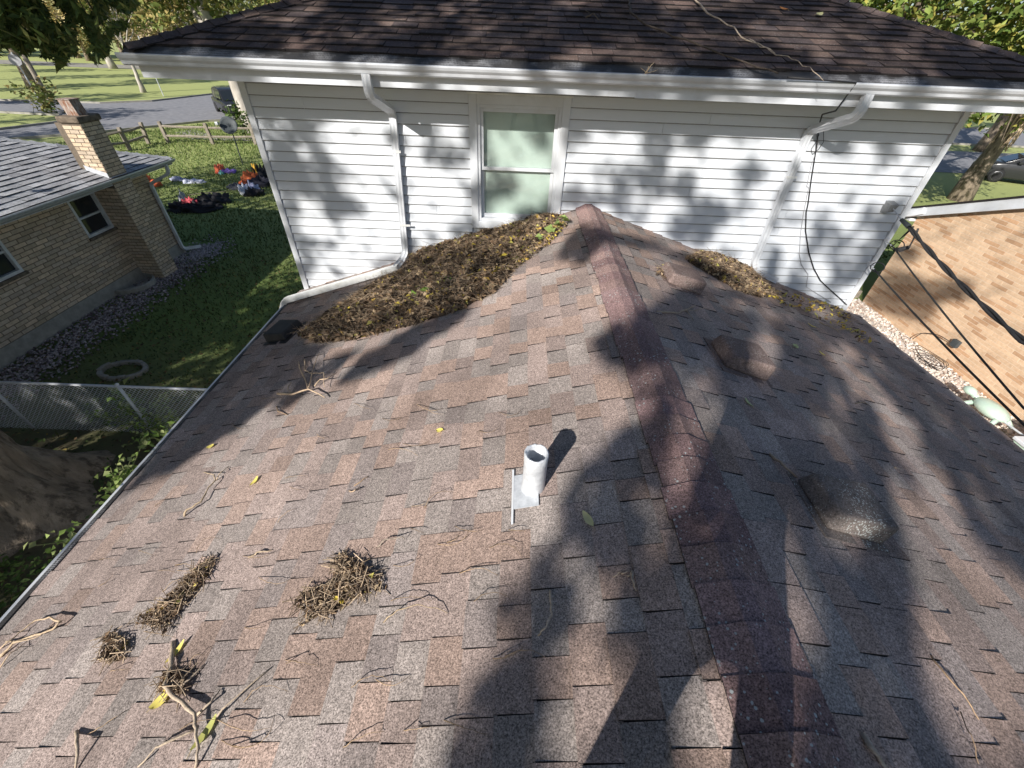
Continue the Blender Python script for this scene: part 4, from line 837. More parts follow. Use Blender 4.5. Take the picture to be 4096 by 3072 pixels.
# stone ring on the soil
rc = on_g(497, 1487); t = thing('stone_ring', 'oval ring of rough pale edging stones on the dark soil', 'stone ring', rc); R = random.Random(4)
for i in range(16):
    a = i*6.2832/16; p = (rc[0]+.42*math.cos(a), rc[1]+.27*math.sin(a), .05); m = MB(); u = np.array((-math.sin(a), math.cos(a)*.7, 0)); u /= np.linalg.norm(u); v = np.array((u[1], -u[0], 0)); l = .155*R.uniform(.9, 1.1)
    m.obox(np.array(p)-u*l/2-v*.04+np.array((0, 0, -.06)), u*l, v*.085, (0, 0, R.uniform(.085, .12))); m.build('edging_stone', 'stone_ring', t, bevel=.02)
rooted(t)
# split rail fence
rf = thing('rail_fence', 'weathered split rail fence zigzagging at the far edge of the lawn', 'fence', on_g(675, 572)); posts = [on_g(400, 620), on_g(522, 602), on_g(596, 577), on_g(675, 572), on_g(854, 578), on_g(1025, 580), on_g(1200, 585)]
for i, p in enumerate(posts):
    m = MB(); R = random.Random(i); m.obox(p-np.array((.09, .08, 0)), (.18, .02, 0), (-.01, .16, 0), (R.uniform(-.06, .06), R.uniform(-.05, .05), 1.12)); m.build('post', 'wood_grey', rf, bevel=.03)
for i, (a, b) in enumerate(zip(posts[:-1], posts[1:])):
    if i == 2: continue
    for z in (.42, .88):
        R = random.Random(i*9+int(z*10)); m = MB(); m.tube([a+np.array((0, 0, z+R.uniform(-.04, .04))), (a+b)/2+np.array((0, 0, z-.02)), b+np.array((0, 0, z+R.uniform(-.04, .04)))], [.06, .075, .055], 6); m.build('rail', 'wood_grey', rf)
rooted(rf)
# satellite dish on a pole
dp = on_g(972, 658); sdh = thing('satellite_dish', 'dark grey satellite dish on a slanting pole in the lawn', 'satellite dish', dp)
dc = dp+np.array((-.05, .05, 1.75)); m = MB(); m.tube([dp, dp+np.array((.0, .05, 1.5)), dc+np.array((.1, .05, -.1))], .03, 8); m.build('pole', 'dish_grey', sdh)
ax = np.array((.25, -.8, .45)); ax /= np.linalg.norm(ax); m = MB(); m.lathe(dc, [(.0, -.07), (.18, -.055), (.32, -.02), (.4, .02), (.4, .028), (.32, -.01), (.18, -.042), (.0, -.055)], 22, ax=ax, caps=False); m.build('dish', 'dish_grey', sdh, smooth=True)
m = MB(); m.tube([dc+np.array((-.1, -.05, -.38)), dc+ax*.35+np.array((-.45, 0, -.1))], .018, 6); m.build('arm', 'dish_grey', sdh)
m = MB(); fp = dc+ax*.35+np.array((-.45, 0, -.05)); m.box(fp[0]-.09, fp[0]+.05, fp[1]-.06, fp[1]+.06, fp[2]-.06, fp[2]+.06); m.build('receiver', 'galvanised', sdh, bevel=.01); rooted(sdh)
# heaps of cloth and deflated figures on the lawn
def heap(lab, blobs, name='cloth_heap', cat='cloth'):
    c = np.mean([on_g(*b[0]) for b in blobs], 0); t = thing(name, lab, cat, c)
    for i, (px, rx_, ry_, h, rot, col, rid) in enumerate(blobs):
        p = on_g(*px); m = MB(); nx_, ny2 = 26, 18; vs = []
        for a in range(nx_):
            for b in range(ny2+1):
                th = a*6.2832/nx_; ph = b/ny2; r = math.sin(ph*1.5708); zz_ = max(0., math.cos(ph*1.5708))
                q = Vector((math.cos(th)*r*2.1+i*7, math.sin(th)*r*2.1, zz_*1.5+len(lab))); n1 = mnoise.noise(q*1.3); n2 = mnoise.noise(q*3.1)
                k = 1+.35*n1+.15*n2; fold = .5+.5*math.sin(th*rid+n1*3) if rid else 1
                x, y = rx_*math.cos(th)*r*k, ry_*math.sin(th)*r*k; ca, sa = math.cos(rot), math.sin(rot)
                vs.append((p[0]+x*ca-y*sa, p[1]+x*sa+y*ca, max(.01, 1.4*h*zz_**.7*(.75+.5*n1+.3*n2)*(.6+.4*fold))))
        m.add(vs, [(a*(ny2+1)+b, ((a+1) % nx_)*(ny2+1)+b, ((a+1) % nx_)*(ny2+1)+b+1, a*(ny2+1)+b+1) for a in range(nx_) for b in range(ny2)], col); m.build('cloth', 'cloth', t, smooth=True)
    rooted(t)
heap('crumpled white and lavender cloth lying alone on the shaded lawn', [((715, 722), .45, .2, .14, -.2, (.4, .42, .55), 3), ((775, 730), .5, .22, .12, .1, (.62, .64, .75), 4)])
heap('small orange and purple deflated figure on the lawn', [((885, 690), .22, .35, .3, .2, (.85, .2, .1), 0), ((910, 692), .38, .2, .18, .2, (.3, .2, .62), 5), ((888, 698), .12, .1, .12, 0, (.2, .5, .45), 0)])
heap('black deflated figure with ridged cloak and red patch on the lawn', [((745, 835), .55, .5, .26, .2, (.012, .012, .014), 0), ((800, 840), .75, .45, .26, .3, (.014, .014, .018), 6), ((850, 815), .62, .5, .36, .6, (.025, .025, .03), 9), ((772, 836), .28, .14, .34, .2, (.5, .08, .1), 0), ((742, 806), .07, .16, .3, 1.2, (.6, .62, .65), 0), ((740, 828), .1, .07, .36, 0, (.55, .55, .58), 0)])
heap('bright orange deflated bag behind the brick house downspout', [((575, 733), .4, .25, .28, .2, (.85, .18, .07), 0), ((590, 748), .5, .18, .2, .35, (.85, .18, .07), 3)])
heap('pile of black, orange and white deflated decorations beside the white house', [((1010, 728), .42, .35, .4, .2, (.85, .22, .08), 3), ((985, 747), .3, .22, .22, 0, (.85, .2, .08), 0), ((1040, 722), .2, .2, .5, 0, (.6, .35, .05), 0), ((1050, 722), .35, .3, .55, .3, (.02, .02, .024), 4), ((1050, 745), .7, .35, .35, .5, (.03, .03, .045), 5), ((950, 755), .45, .25, .2, 0, (.07, .075, .09), 3), ((985, 775), .22, .3, .32, 0, (.7, .72, .78), 3), ((1010, 768), .35, .2, .3, .2, (.5, .52, .7), 3), ((1018, 782), .4, .25, .26, .3, (.02, .02, .024), 6)])
# lamp cord across the lawn
cable('thin pale cord lying across the lawn by the black figure', [on_g(*crop(0, 0)(a, b), .03) for a, b in [(1500, 1570), (1620, 1555), (1760, 1545), (1870, 1530)]], .012, mat='twig')
# cars
def car(lab, p, rz, L_=4.6, W2_=1.86, H_=1.72, col='car_paint'):
    t = thing('parked_car', lab, 'car', p, rz=rz); w = W2_/2; l = L_/2
    def ring(x, half, z0, z1): return [(x, -half, z0), (x, half, z0), (x, half, z1), (x, -half, z1)]
    def loft(rings, name, mat, par, bev=.05):
        m = MB(); vs = [v for r in rings for v in r]; n = 4; fs = [(i*4+j, i*4+(j+1) % 4, i*4+4+(j+1) % 4, i*4+4+j) for i in range(len(rings)-1) for j in range(4)]+[(3, 2, 1, 0), tuple(range(len(vs)-4, len(vs)))]
        m.add(vs, fs); return m.build(name, mat, par, bevel=bev, smooth=True)
    b = loft([ring(-l, w*.86, .42, .86), ring(-l+.12, w*.96, .3, 1.0), ring(-l*.5, w, .26, 1.05), ring(l*.3, w, .26, 1.02), ring(l*.62, w*.97, .26, .98), ring(l-.18, w*.9, .28, .86), ring(l, w*.78, .38, .72)], 'body', col, t, .06)
    loft([ring(-l+.1, w*.8, .95, 1.05), ring(-l+.35, w*.76, .95, H_-.16), ring(-l+.7, w*.74, .95, H_-.03), ring(l*.05, w*.74, .95, H_), ring(l*.28, w*.76, .95, H_-.14), ring(l*.58, w*.84, .95, 1.0)], 'cabin', col, t, .05)
    for sg in (-1, 1):
        for x0, x1 in ((-l+.55, -l*.38), (-l*.34, l*.03), (l*.07, l*.33)):
            m = MB(); zt = H_-.17; m.obox((x0, sg*w*.835-.012, 1.06), (x1-x0, 0, 0), (0, .03, 0), (0 if x0 < l*.05 else -.12, -sg*.06, zt-1.06)); m.build('side_window', 'car_glass', t)
        m = MB(); m.tube([(-l+.7, sg*w*.6, H_+.03), (l*.1, sg*w*.62, H_+.05)], .02, 6); m.build('roof_rail', 'chrome', t)
        m = MB(); m.box(l*.3, l*.38, sg*w-.02, sg*w+.16*sg+.0, 1.02, 1.16) if sg > 0 else m.box(l*.3, l*.38, -w-.16, -w+.02, 1.02, 1.16); m.build('mirror', col, t, bevel=.02)
        m = MB(); m.obox((l-.16, sg*w*.62-.17, .68), (.13, 0, 0), (0, .34, 0), (-.06, 0, .14)); m.build('headlight', 'lamp_glass', t, bevel=.02)
        m = MB(); m.box(-l-.01, -l+.1, sg*w*.72-.12, sg*w*.72+.12, .75, .98); m.build('tail_light', 'tail_red', t, bevel=.02)
        for x in (-l*.6, l*.6):
            m = MB(); m.lathe((x, sg*(w-.2), .34), [(.2, 0), (.33, 0), (.345, .03), (.345, .2), (.32, .23), (.22, .23)], 22, ax=(0, sg, 0)); wl = m.build('wheel', 'rubber', t, smooth=True)
            m = MB(); m.lathe((x, sg*(w+.015), .34), [(.0, .0), (.05, .015), (.08, .0), (.2, -.005), (.225, .02), (.23, .0)], 20, ax=(0, sg, 0)); m.build('rim', 'chrome', wl, smooth=True)
    m = MB(); m.add([(l*.585, -w*.74, 1.03), (l*.585, w*.74, 1.03), (l*.30, w*.68, H_-.13), (l*.30, -w*.68, H_-.13)], [(0, 1, 2, 3)]); m.build('windscreen', 'car_glass', t)
    m = MB(); m.box(l-.06, l+.012, -.45, .45, .5, .68); m.build('grille', 'rubber', t, bevel=.02); return t
car('black sport utility car parked at the kerb behind the pale trunk', on_g(925, 462)+np.array((-.4, 1.2, 0)), math.radians(-48))
car('dark car parked on the driveway beyond the vine-covered tree', (29.3, 26.4, 0), math.radians(150), 4.7, 1.85, 1.5)
# signs and poles by the park
sp = on_g(165, 412); t = thing('street_sign', 'grey rounded street sign on a leaning post at the park corner', 'sign', sp)
m = MB(); m.tube([sp, sp+np.array((0, 0, 3.4))], .045, 8); m.build('post', 'galvanised', t); m = MB(); m.lathe(sp+np.array((0, -.06, 2.9)), [(.0, 0), (.4, 0), (.42, .02), (.4, .04), (0, .04)], 8, ax=(.35, -.9, 0)); m.build('plate', 'sign_grey', t); rooted(t)
sp = on_g(655, 385); m = MB(); m.tube([sp, sp+np.array((0, 0, 4.6))], .04, 8); m.build('marker_post', 'galvanised', label='thin pale metal post standing in the park grass', cat='post')
sp = on_g(205, 415); t = thing('utility_pole', 'tall wooden utility pole at the street corner with weeds at its foot', 'pole', sp); m = MB(); m.tube([sp, sp+np.array((.1, 0, 11))], [.19, .13], 10); m.build('pole', 'wood_grey', t); m = MB(); m.box(sp[0]-1.1, sp[0]+1.3, sp[1]-.06, sp[1]+.06, 10.1, 10.25); m.build('crossarm', 'wood_grey', t); rooted(t)
bp = on_g(3890, 472); t = thing('park_bench', 'small dark bench on the grass across the street', 'bench', bp)
for nm, bx_ in (('seat', (-.8, .8, -.25, .25, .42, .5)), ('backrest', (-.8, .8, .22, .3, .5, .95)), ('leg', (-.7, -.6, -.25, .25, 0, .42)), ('leg', (.6, .7, -.25, .25, 0, .42))):
    m = MB(); m.box(bx_[0]+bp[0], bx_[1]+bp[0], bx_[2]+bp[1], bx_[3]+bp[1], bx_[4], bx_[5]); m.build(nm, 'wood_grey', t)
rooted(t)
# things in the gravel by the light brick house
tp = np.array((9.25, 5.85, .0)); t = thing('garden_ornament', 'pale green glass garden ornament shaped like a turtle on the white gravel', 'ornament', tp)
def el(m, c, r, n=16, k=8): m.add([np.array(c)+np.array((r[0]*math.cos(a)*math.sin(p), r[1]*math.sin(a)*math.sin(p), r[2]*math.cos(p))) for p in np.linspace(.01, 3.13, k) for a in np.linspace(0, 6.2832, n, endpoint=False)], [(i*n+j, i*n+(j+1) % n, (i+1)*n+(j+1) % n, (i+1)*n+j) for i in range(k-1) for j in range(n)])
m = MB(); el(m, tp+np.array((0, 0, .36)), (.2, .34, .13)); m.build('shell', 'pale_glass', t, smooth=True)
m = MB(); el(m, tp+np.array((-.05, .48, .42)), (.09, .13, .08)); m.tube([tp+np.array((0, .28, .36)), tp+np.array((-.05, .45, .4))], .05, 8); m.build('head', 'pale_glass', t, smooth=True)
for dx, dy in ((-.2, .25), (.2, .2), (-.17, -.25), (.17, -.25)):
    m = MB(); m.tube([tp+np.array((dx*.6, dy, .32)), tp+np.array((dx*1.3, dy*1.3, .2))], [.05, .035], 6); m.build('flipper', 'pale_glass', t, smooth=True)
m = MB(); m.tube([tp+np.array((0, -.3, .33)), tp+np.array((.1, -.75, .3))], .018, 6); m.tube([tp+np.array((0, 0, 0)), tp+np.array((0, 0, .3))], .015, 6); m.build('stake', 'galvanised', t); rooted(t)
bp = np.array((9.75, 5.0, 0)); t = thing('barrel_planter', 'round brown half barrel full of soil against the light brick wall', 'planter', bp)
m = MB(); m.lathe(bp, [(.3, 0), (.36, .38), (.38, .42), (.35, .42), (.34, .36)], 24, caps=False); m.build('barrel', 'rust', t); m = MB(); m.lathe(bp, [(.0, .36), (.345, .36)], 24, caps=False); m.build('soil', 'soil', t); m = MB(); m.lathe(bp+np.array((0, 0, .3)), [(.358, 0), (.362, 0), (.37, .04), (.366, .04)], 24); m.build('hoop', 'brick_tan', t); rooted(t)
bp = np.array((8.98, 4.55, 0)); t = thing('storage_box', 'pale green box with white lid rim on the gravel by the eave', 'box', bp)
m = MB(); m.box(bp[0], bp[0]+.5, bp[1], bp[1]+.52, 0, .36); m.build('body', 'pale_glass', t); m = MB(); m.box(bp[0]-.03, bp[0]+.53, bp[1]-.03, bp[1]+.55, .36, .42); m.build('lid', 'white_paint', t, bevel=.01); rooted(t)
m = MB(); m.box(8.5, 10.15, 11.0, 11.16, 0, .22); m.build('landscape_timber', 'wood_grey', label='grey landscape timber closing the end of the white gravel', cat='timber')
m = MB(); m.sect([(8.9, 11.5, .3), (10.0, 11.35, .16)], rp(.1, .08)); m.build('drain_pipe', 'old_white', label='short white drain pipe lying by the dark gap between the houses', cat='pipe')

# ================================================================== TREES AND PLANTS
GREEN = [(.06, .1, .022), (.085, .135, .03), (.05, .08, .02), (.11, .15, .035)]
YGREEN = [(.16, .2, .05), (.22, .24, .07), (.1, .14, .035), (.28, .25, .08), (.34, .27, .1)]
AUTUMN = [(.46, .38, .17), (.52, .4, .17), (.38, .33, .17), (.3, .3, .13), (.56, .47, .26), (.24, .24, .1)]
def limb_path(a, b, R, n=6, wob=.25):
    a, b = np.array(a, float), np.array(b, float); L_ = np.linalg.norm(b-a); return [a+(b-a)*t+np.array([R.uniform(-1, 1) for _ in range(3)])*wob*.12*L_*math.sin(math.pi*t)+np.array((0, 0, .12*L_*math.sin(math.pi*t)*.6)) for t in np.linspace(0, 1, n)]
def tree(name, label, base, h, r, cc, cr, n, leaf, pal, bark='bark', limbs=7, seed=1, group=None, flare=1.5, clump=.5, top=None, cat='tree', mat='leaf', droop=0.):
    R = random.Random(seed); rng = np.random.default_rng(seed); base = np.array(base, float); t = thing(name, label, cat, base, group); top = np.array(top if top is not None else base+np.array((R.uniform(-.3, .3), R.uniform(-.3, .3), h*.55)))
    m = MB(); P = [base+(top-base)*s+np.array((R.uniform(-.04, .04), R.uniform(-.04, .04), 0))*h*.1*(s > .05) for s in np.linspace(0, 1, 9)]; P[0] = base-np.array((0, 0, .05))
    m.tube(P, [r*(flare if i == 0 else (1+(flare-1)*.3 if i == 1 else 1-.45*i/8)) for i in range(9)], 14)
    o = m.build('trunk', bark, t, smooth=True); cc = np.array(cc, float); cr = np.array(cr, float); m = MB()
    for k in range(limbs):
        v = np.array([R.gauss(0, 1) for _ in range(3)]); v /= np.linalg.norm(v); e = cc+v*cr*R.uniform(.55, .9); s = P[R.randint(5, 8)]; Q = limb_path(s, e, R); m.tube(Q, list(np.linspace(r*.38, r*.06, len(Q))), 7)
        for q in range(2):
            w = Q[3]; v2 = cc+np.array([R.gauss(0, 1) for _ in range(3)])*cr*.5; Q2 = limb_path(w, v2, R, 5); m.tube(Q2, list(np.linspace(r*.18, r*.03, len(Q2))), 5)
    m.build('limbs', bark, t, smooth=True)
    nc = max(12, int(n/45)); u = rng.normal(size=(nc, 3)); u /= np.linalg.norm(u, axis=1)[:, None]; K = cc+u*cr*rng.uniform(.35, 1, (nc, 1))**.6
    C = K[rng.integers(0, nc, n)]+rng.normal(size=(n, 3))*clump*np.array((1, 1, .75)); ton = pick(pal, n, .3, rng)
    V, F, T = leaves(C, leaf, leaf*.55, ton, up=.3, droop=droop, rng=rng); big('crown', V, F, T, mat, t); rooted(t); return t

# park trees across the street
tree('park_tree', 'slim tree with dark forked trunk on the left of the park lawn', on_g(140, 355), 12, .42, on_g(140, 355)+np.array((-2, 2, 8.3)), (4.2, 4.2, 3.6), 2600, .4, GREEN, limbs=8, seed=3)
tree('park_tree', 'pale-trunked tree standing by the far street', on_g(455, 275), 14, .42, on_g(455, 275)+np.array((1, 1, 9)), (5, 5, 4), 2600, .5, AUTUMN, 'pale_bark', seed=4)
tree('park_tree', 'small forked tree in the middle of the park lawn', on_g(575, 370), 8, .2, on_g(575, 370)+np.array((0, 1, 7)), (3, 3, 2.6), 1800, .35, YGREEN, 'pale_bark', seed=5)
rt = random.Random(12)
names = ['tawny autumn tree', 'yellow-green leafy tree', 'golden autumn tree', 'dusty green tree', 'brownish thinning tree']
pals = [AUTUMN, YGREEN, [(.5, .38, .1), (.42, .3, .1), (.3, .25, .09)], [(.22, .27, .12), (.3, .33, .16), (.36, .37, .2)], [(.42, .34, .2), (.5, .41, .26), (.3, .25, .16)]]
for i in range(13):
    x = -118+i*6.6; y = 96+rt.uniform(-5, 9); h = rt.uniform(11, 15); k = [0, 2, 3, 0, 4, 2, 0, 3, 4, 0, 3, 1, 1][i]
    tree('far_tree', names[k]+' in the row beyond the far street', (x, y, 0), h, .35, (x, y, 7.6), (5.2, 4, 6.2), 3800, .62, pals[k], limbs=5, seed=40+i, group='row of trees beyond the far street', clump=.8)
tree('street_tree', 'stout pale-barked tree trunk at the kerb in front of the black car', on_g(1012, 535)+np.array((0, .4, 0)), 13, .42, on_g(1012, 535)+np.array((-2, 1, 9.2)), (5, 4, 4.2), 6500, .4, YGREEN, 'pale_bark', seed=8, top=on_g(1012, 535)+np.array((-1.1, .6, 8)))
# leafy shoots at its foot
def bush(name, label, C, n, leaf, pal, spread, seed=1, cat='plant', stems=8, h=.5, wf=.6, group=None):
    R = random.Random(seed); rng = np.random.default_rng(seed); C = np.array(C, float); t = thing(name, label, cat, C, group); m = MB(); K = []
    for k in range(stems):
        e = C+np.array((R.gauss(0, spread[0]), R.gauss(0, spread[1]), h*R.uniform(.4, 1))); s = C+np.array((R.gauss(0, spread[0]*.4), R.gauss(0, spread[1]*.4), -.02)); Q = limb_path(s, e, R, 5); m.tube(Q, list(np.linspace(.006, .002, 5)*(1+h)), 4, tone=(.6, .8, .4)); K += Q[1:]
    m.build('stems', 'twig', t); K = np.array(K); P = K[rng.integers(0, len(K), n)]+rng.normal(size=(n, 3))*leaf*.7; P[:, 2] = np.maximum(P[:, 2], C[2]+.02); V, F, T = leaves(P, leaf, leaf*wf, pick(pal, n, .25, rng), up=.5, rng=rng); big('foliage', V, F, T, 'leaf', t); rooted(t)
bush('shoots', 'dark leafy shoots hanging at the foot of the pale street tree', on_g(1000, 560), 260, .26, GREEN, (.7, .5), 3, stems=10, h=2.0)
bush('weeds', 'pale green weeds round the foot of the corner utility pole', on_g(200, 455), 300, .35, YGREEN, (1.3, .8), 4, stems=12, h=1.8)
LIME = [(.24, .34, .08), (.3, .38, .12), (.18, .27, .06), (.36, .4, .16)]
bush('weeds', 'sunlit pale weeds round the fence post beside the eave', on_g(650, 1730), 420, .07, LIME, (.35, .3), 5, stems=22, h=.8)
bush('weeds', 'broad-leaved bright weed climbing the wire fence post', on_g(590, 1680), 30, .17, LIME, (.1, .1), 6, stems=4, h=.9, wf=.8)
bush('weeds', 'weeds growing through the wire fence below the sunlit rail', on_g(470, 1690), 200, .07, [(.14, .2, .05), (.2, .26, .08)], (.4, .2), 16, stems=14, h=.6)
bush('vine_leaves', 'bright vine leaves reaching over the gutter beside the big tree trunk', np.array((XL-.13, 1.95, zl-.22)), 120, .055, LIME, (.05, .22), 7, stems=12, h=.3, wf=.75)
bush('vine_leaves', 'pale vine leaves over the gutter just below the big tree trunk', np.array((XL-.12, 1.45, zl-.2)), 60, .05, LIME, (.05, .14), 8, stems=5, h=.26, wf=.75)
bush('vine_leaves', 'low vine leaves at the gutter edge above the big tree trunk', np.array((XL-.12, 2.5, zl-.18)), 26, .05, LIME, (.05, .1), 9, stems=4, h=.2, wf=.75)
def cover(name, label, x0, x1, y0, y1, n, pal, leaf, hz, seed):
    rng = np.random.default_rng(seed); x, y = rng.uniform(x0, x1, n), rng.uniform(y0, y1, n); k = np.sin(x*3.1+seed)*np.cos(y*2.7)+rng.normal(0, .5, n) > -.3; x, y = x[k], y[k]; C = np.c_[x, y, rng.uniform(.03, hz, len(x))]
    V, F, T = leaves(C, leaf, leaf*.6, pick(pal, len(x), .3, rng), up=.7, rng=rng); big(name, V, F, T, 'leaf', kind='stuff', label=label, cat='plants')
cover('ground_cover', 'low green ground cover below the eave in front of the big trunk', -7.5, -3.05, -.5, 2.5, 7500, [(.09, .15, .035), (.14, .21, .05), (.06, .1, .025), (.2, .27, .08)], .075, .22, 3)
cover('ground_cover', 'sunlit grass and weeds in the strip along the foot of the addition', -4.4, -2.75, 4.2, 10, 4200, [(.16, .24, .05), (.22, .29, .08), (.12, .18, .04)], .07, .14, 5)
cover('ground_cover', 'sparse weeds on the shaded soil by the wire fence', -9.4, -3.3, 2.6, 8.2, 2600, [(.06, .1, .03), (.09, .13, .04), (.05, .08, .025)], .07, .08, 6)
bush('shrub', 'dark shrub in the shaded gap between the white house and light brick house', (11.0, 13.2, 0), 900, .13, GREEN, (.7, .8), 11, stems=16, h=1.1)
bush('shrub', 'small dark bush at the corner of the white house', (-3.5, 9.2, 0), 500, .1, GREEN, (.3, .4), 12, stems=12, h=.7)

# the big trunk beside the eave, its drooping branches in front of the park
tb = np.array((-7.12, 3.3, 0)); t1 = thing('yard_tree', 'massive rough-barked tree beside the eave with leafy branches drooping before the park', 'tree', tb)
m = MB(); n = 110; rings = []; R = random.Random(9)
for z in [-.1]+list(np.arange(0, 1.2, .05))+list(np.arange(1.2, 7.3, .25)):
    rr = float(np.interp(z, (-.1, 0, .12, .3, .55, .9, 1.4, 2.2, 3.4, 5, 7), (.9, .84, .73, .62, .55, .5, .47, .45, .43, .4, .34)))
    row = []
    for i in range(n):
        a = i*6.2832/n; but = (.5+.5*math.cos(a*5+.6)); k = rr+(.34*but*max(0, 1-z/.8) if z < .8 else 0); q = mnoise.noise(Vector((math.cos(a)*3, math.sin(a)*3, z*1.2)))*.06+mnoise.noise(Vector((math.cos(a)*9, math.sin(a)*9, z*3)))*.035-abs(mnoise.noise(Vector((math.cos(a)*14, math.sin(a)*14, z*4))))*.05
        row.append(tb+np.array(((k+q)*math.cos(a)-.03*z, (k+q)*math.sin(a), z)))
    rings.append(row)
m.add([v for r_ in rings for v in r_], [(k*n+i, k*n+(i+1) % n, (k+1)*n+(i+1) % n, (k+1)*n+i) for k in range(len(rings)-1) for i in range(n)]); m.build('trunk', 'bark', t1, smooth=True)
poly = [(-420, -260), (520, -260), (545, 40), (500, 110), (455, 130), (430, 215), (395, 235), (375, 315), (345, 290), (300, 240), (240, 290), (215, 235), (150, 225), (70, 205), (0, 225), (-420, 240)]
rng = np.random.default_rng(31); X, Y = rng.uniform(-420, 545, 16000), rng.uniform(-260, 320, 16000); ok = inpoly(X, Y, poly)
cl_ = np.array([mnoise.noise(Vector((x/70, y/60, 3.3))) for x, y in zip(X, Y)]); ok &= cl_ > np.where(X < 300, -.3, .02)+np.where(Y > 170, .08, 0); X, Y = X[ok], Y[ok]
dirs = np.array([ray(x, y) for x, y in zip(X, Y)]); dirs /= np.linalg.norm(dirs, axis=1)[:, None]; H = CAM+dirs*rng.uniform(7.0, 9.8, (len(X), 1))
V, F, T = leaves(H, .135, .042, pick([(.1, .145, .04), (.13, .175, .045), (.075, .11, .03), (.19, .2, .06)], len(H), .3, rng), up=.2, droop=.75, rng=rng); big('hanging_foliage', V, F, T, 'leaf', t1)
m = MB(); top1 = tb+np.array((-.2, 0, 6.8))
for e in ([-5.6, 6.1, 7.0], [-6.8, 6.0, 7.4], [-4.9, 6.6, 6.6], [-8.5, 5.5, 8], [-9, 1, 10], [-6, -.5, 11], [-5.2, 4.2, 10.5], [-8.5, 4, 12]):
    Q = limb_path(top1-np.array((0, 0, R.uniform(.2, 1.8))), e, R, 7); m.tube(Q, list(np.linspace(.17, .03, 7)), 8)
for k in range(26):
    h = H[rng.integers(len(H))]; Q = limb_path(np.array((-5.6+R.uniform(-.8, .8), 6.1+R.uniform(-.5, .3), 7.0)), h, R, 5, .5); m.tube(Q, list(np.linspace(.022, .004, 5)), 5)
m.build('limbs', 'bark', t1, smooth=True)
nc = 170; u = rng.normal(size=(nc, 3)); u /= np.linalg.norm(u, axis=1)[:, None]; K = np.array((-7.3, 2.8, 11.2))+u*np.array((4.6, 4.6, 3.6))*rng.uniform(.3, 1, (nc, 1))**.5
C = K[rng.integers(0, nc, 9000)]+rng.normal(size=(9000, 3))*.42; V, F, T = leaves(C, .24, .12, pick(GREEN, 9000, .3, rng), up=.3, rng=rng); big('crown', V, F, T, 'leaf', t1)
C = np.array((-9.4, 3.6, 5.4))+rng.normal(size=(3600, 3))*np.array((1.15, 1.25, .7)); V, F, T = leaves(C, .22, .11, pick(GREEN, 3600, .3, rng), up=.3, rng=rng); big('added_shade_foliage', V, F, T, 'leaf', t1); rooted(t1)  # last foliage lobe is unseen, added to throw shade on the lawn

# tree beyond the house whose leaves show over the hip, and the two trunks by the driveway
tree('leafy_tree', 'leafy green and yellow tree rising behind the hip of the white house', (12.6, 17.5, 0), 13, .3, (14.6, 18.0, 7.6), (6.4, 4.4, 4.0), 26000, .26, [(.14, .2, .045), (.2, .26, .06), (.08, .13, .03), (.26, .3, .08), (.36, .33, .08)], limbs=8, seed=21, clump=.5)
vb = on_g(3835, 800); vt = tree('vine_tree', 'thick tree trunk draped with pale dead vines beyond the brick gable', vb, 13, .34, vb+np.array((1, 2, 11.5)), (6, 6, 3.6), 5000, .4, YGREEN, 'bark', seed=22, top=vb+np.array((.6, .5, 9)))
m = MB(); R = random.Random(8)
for k in range(34):
    a = R.uniform(2.6, 5.6); z0 = R.uniform(2.2, 3.2); P = []
    for s in np.linspace(0, 1, 8): P.append(vb+np.array((.6*(z0+3*s)/9+(.36+.12*math.sin(s*5+k))*math.cos(a+.5*math.sin(s*3+k)), .5*(z0+3*s)/9+(.36+.1*math.sin(s*5+k))*math.sin(a+.5*math.sin(s*3+k)), z0+3.6*s+R.uniform(-.05, .05))))
    m.tube(P, .022, 4, tone=(1.7, 1.55, 1.3))
vo = m.build('dead_vines', 'twig', vt); rooted(vt)
tree('street_tree', 'slim dark tree trunk across the driveway behind the vine-draped one', on_g(3925, 605), 13, .4, on_g(3925, 605)+np.array((0, 1, 12)), (5, 5, 4), 2500, .45, GREEN, seed=23)

tree('yard_tree', 'bushy green tree added out of view behind the tan brick house to shade the lawn', (-14.4, -5.2, 0), 10, .3, (-13.7, -4.4, 6.4), (3.2, 4.4, 2.7), 5500, .3, GREEN, seed=61, clump=.5)  # unseen tree, added to shade the lawn between the houses
tree('yard_tree', 'rounded green tree added out of view past the tan brick house to dapple the lawn', (-22.5, 6.2, 0), 12, .32, (-21.5, 7.2, 8.6), (4.6, 5, 2.8), 2600, .34, GREEN, seed=63, clump=.5)  # unseen tree, added to break up the sun on the farther lawn
for i, (x, y) in enumerate(((-64, 53), (-73, 61), (-57, 42), (-84, 70), (-49, 34), (-94, 62))):
    tree('park_tree', ('broad green tree', 'round green tree', 'young green tree', 'tall green tree', 'leaning green tree', 'old green tree')[i]+' added out of view beside the park to shade its lawn', (x, y, 0), 12, .35, (x, y, 7.5), (3.6, 3.6, 3.2), 900, .5, GREEN, limbs=5, seed=70+i, clump=.6)  # unseen trees, added to lay stripes of shade over the park
for i, (x, y) in enumerate(((-37, 14), (-43, 22), (-33, 8))):
    tree('street_tree', ('wide', 'slender', 'bushy')[i]+' street tree added out of view to dapple the road beyond the tan brick house', (x, y, 0), 12, .35, (x, y, 8), (5, 5, 3), 1500, .42, GREEN, limbs=5, seed=80+i, clump=.6)  # unseen trees, added for the dappled shade on the road
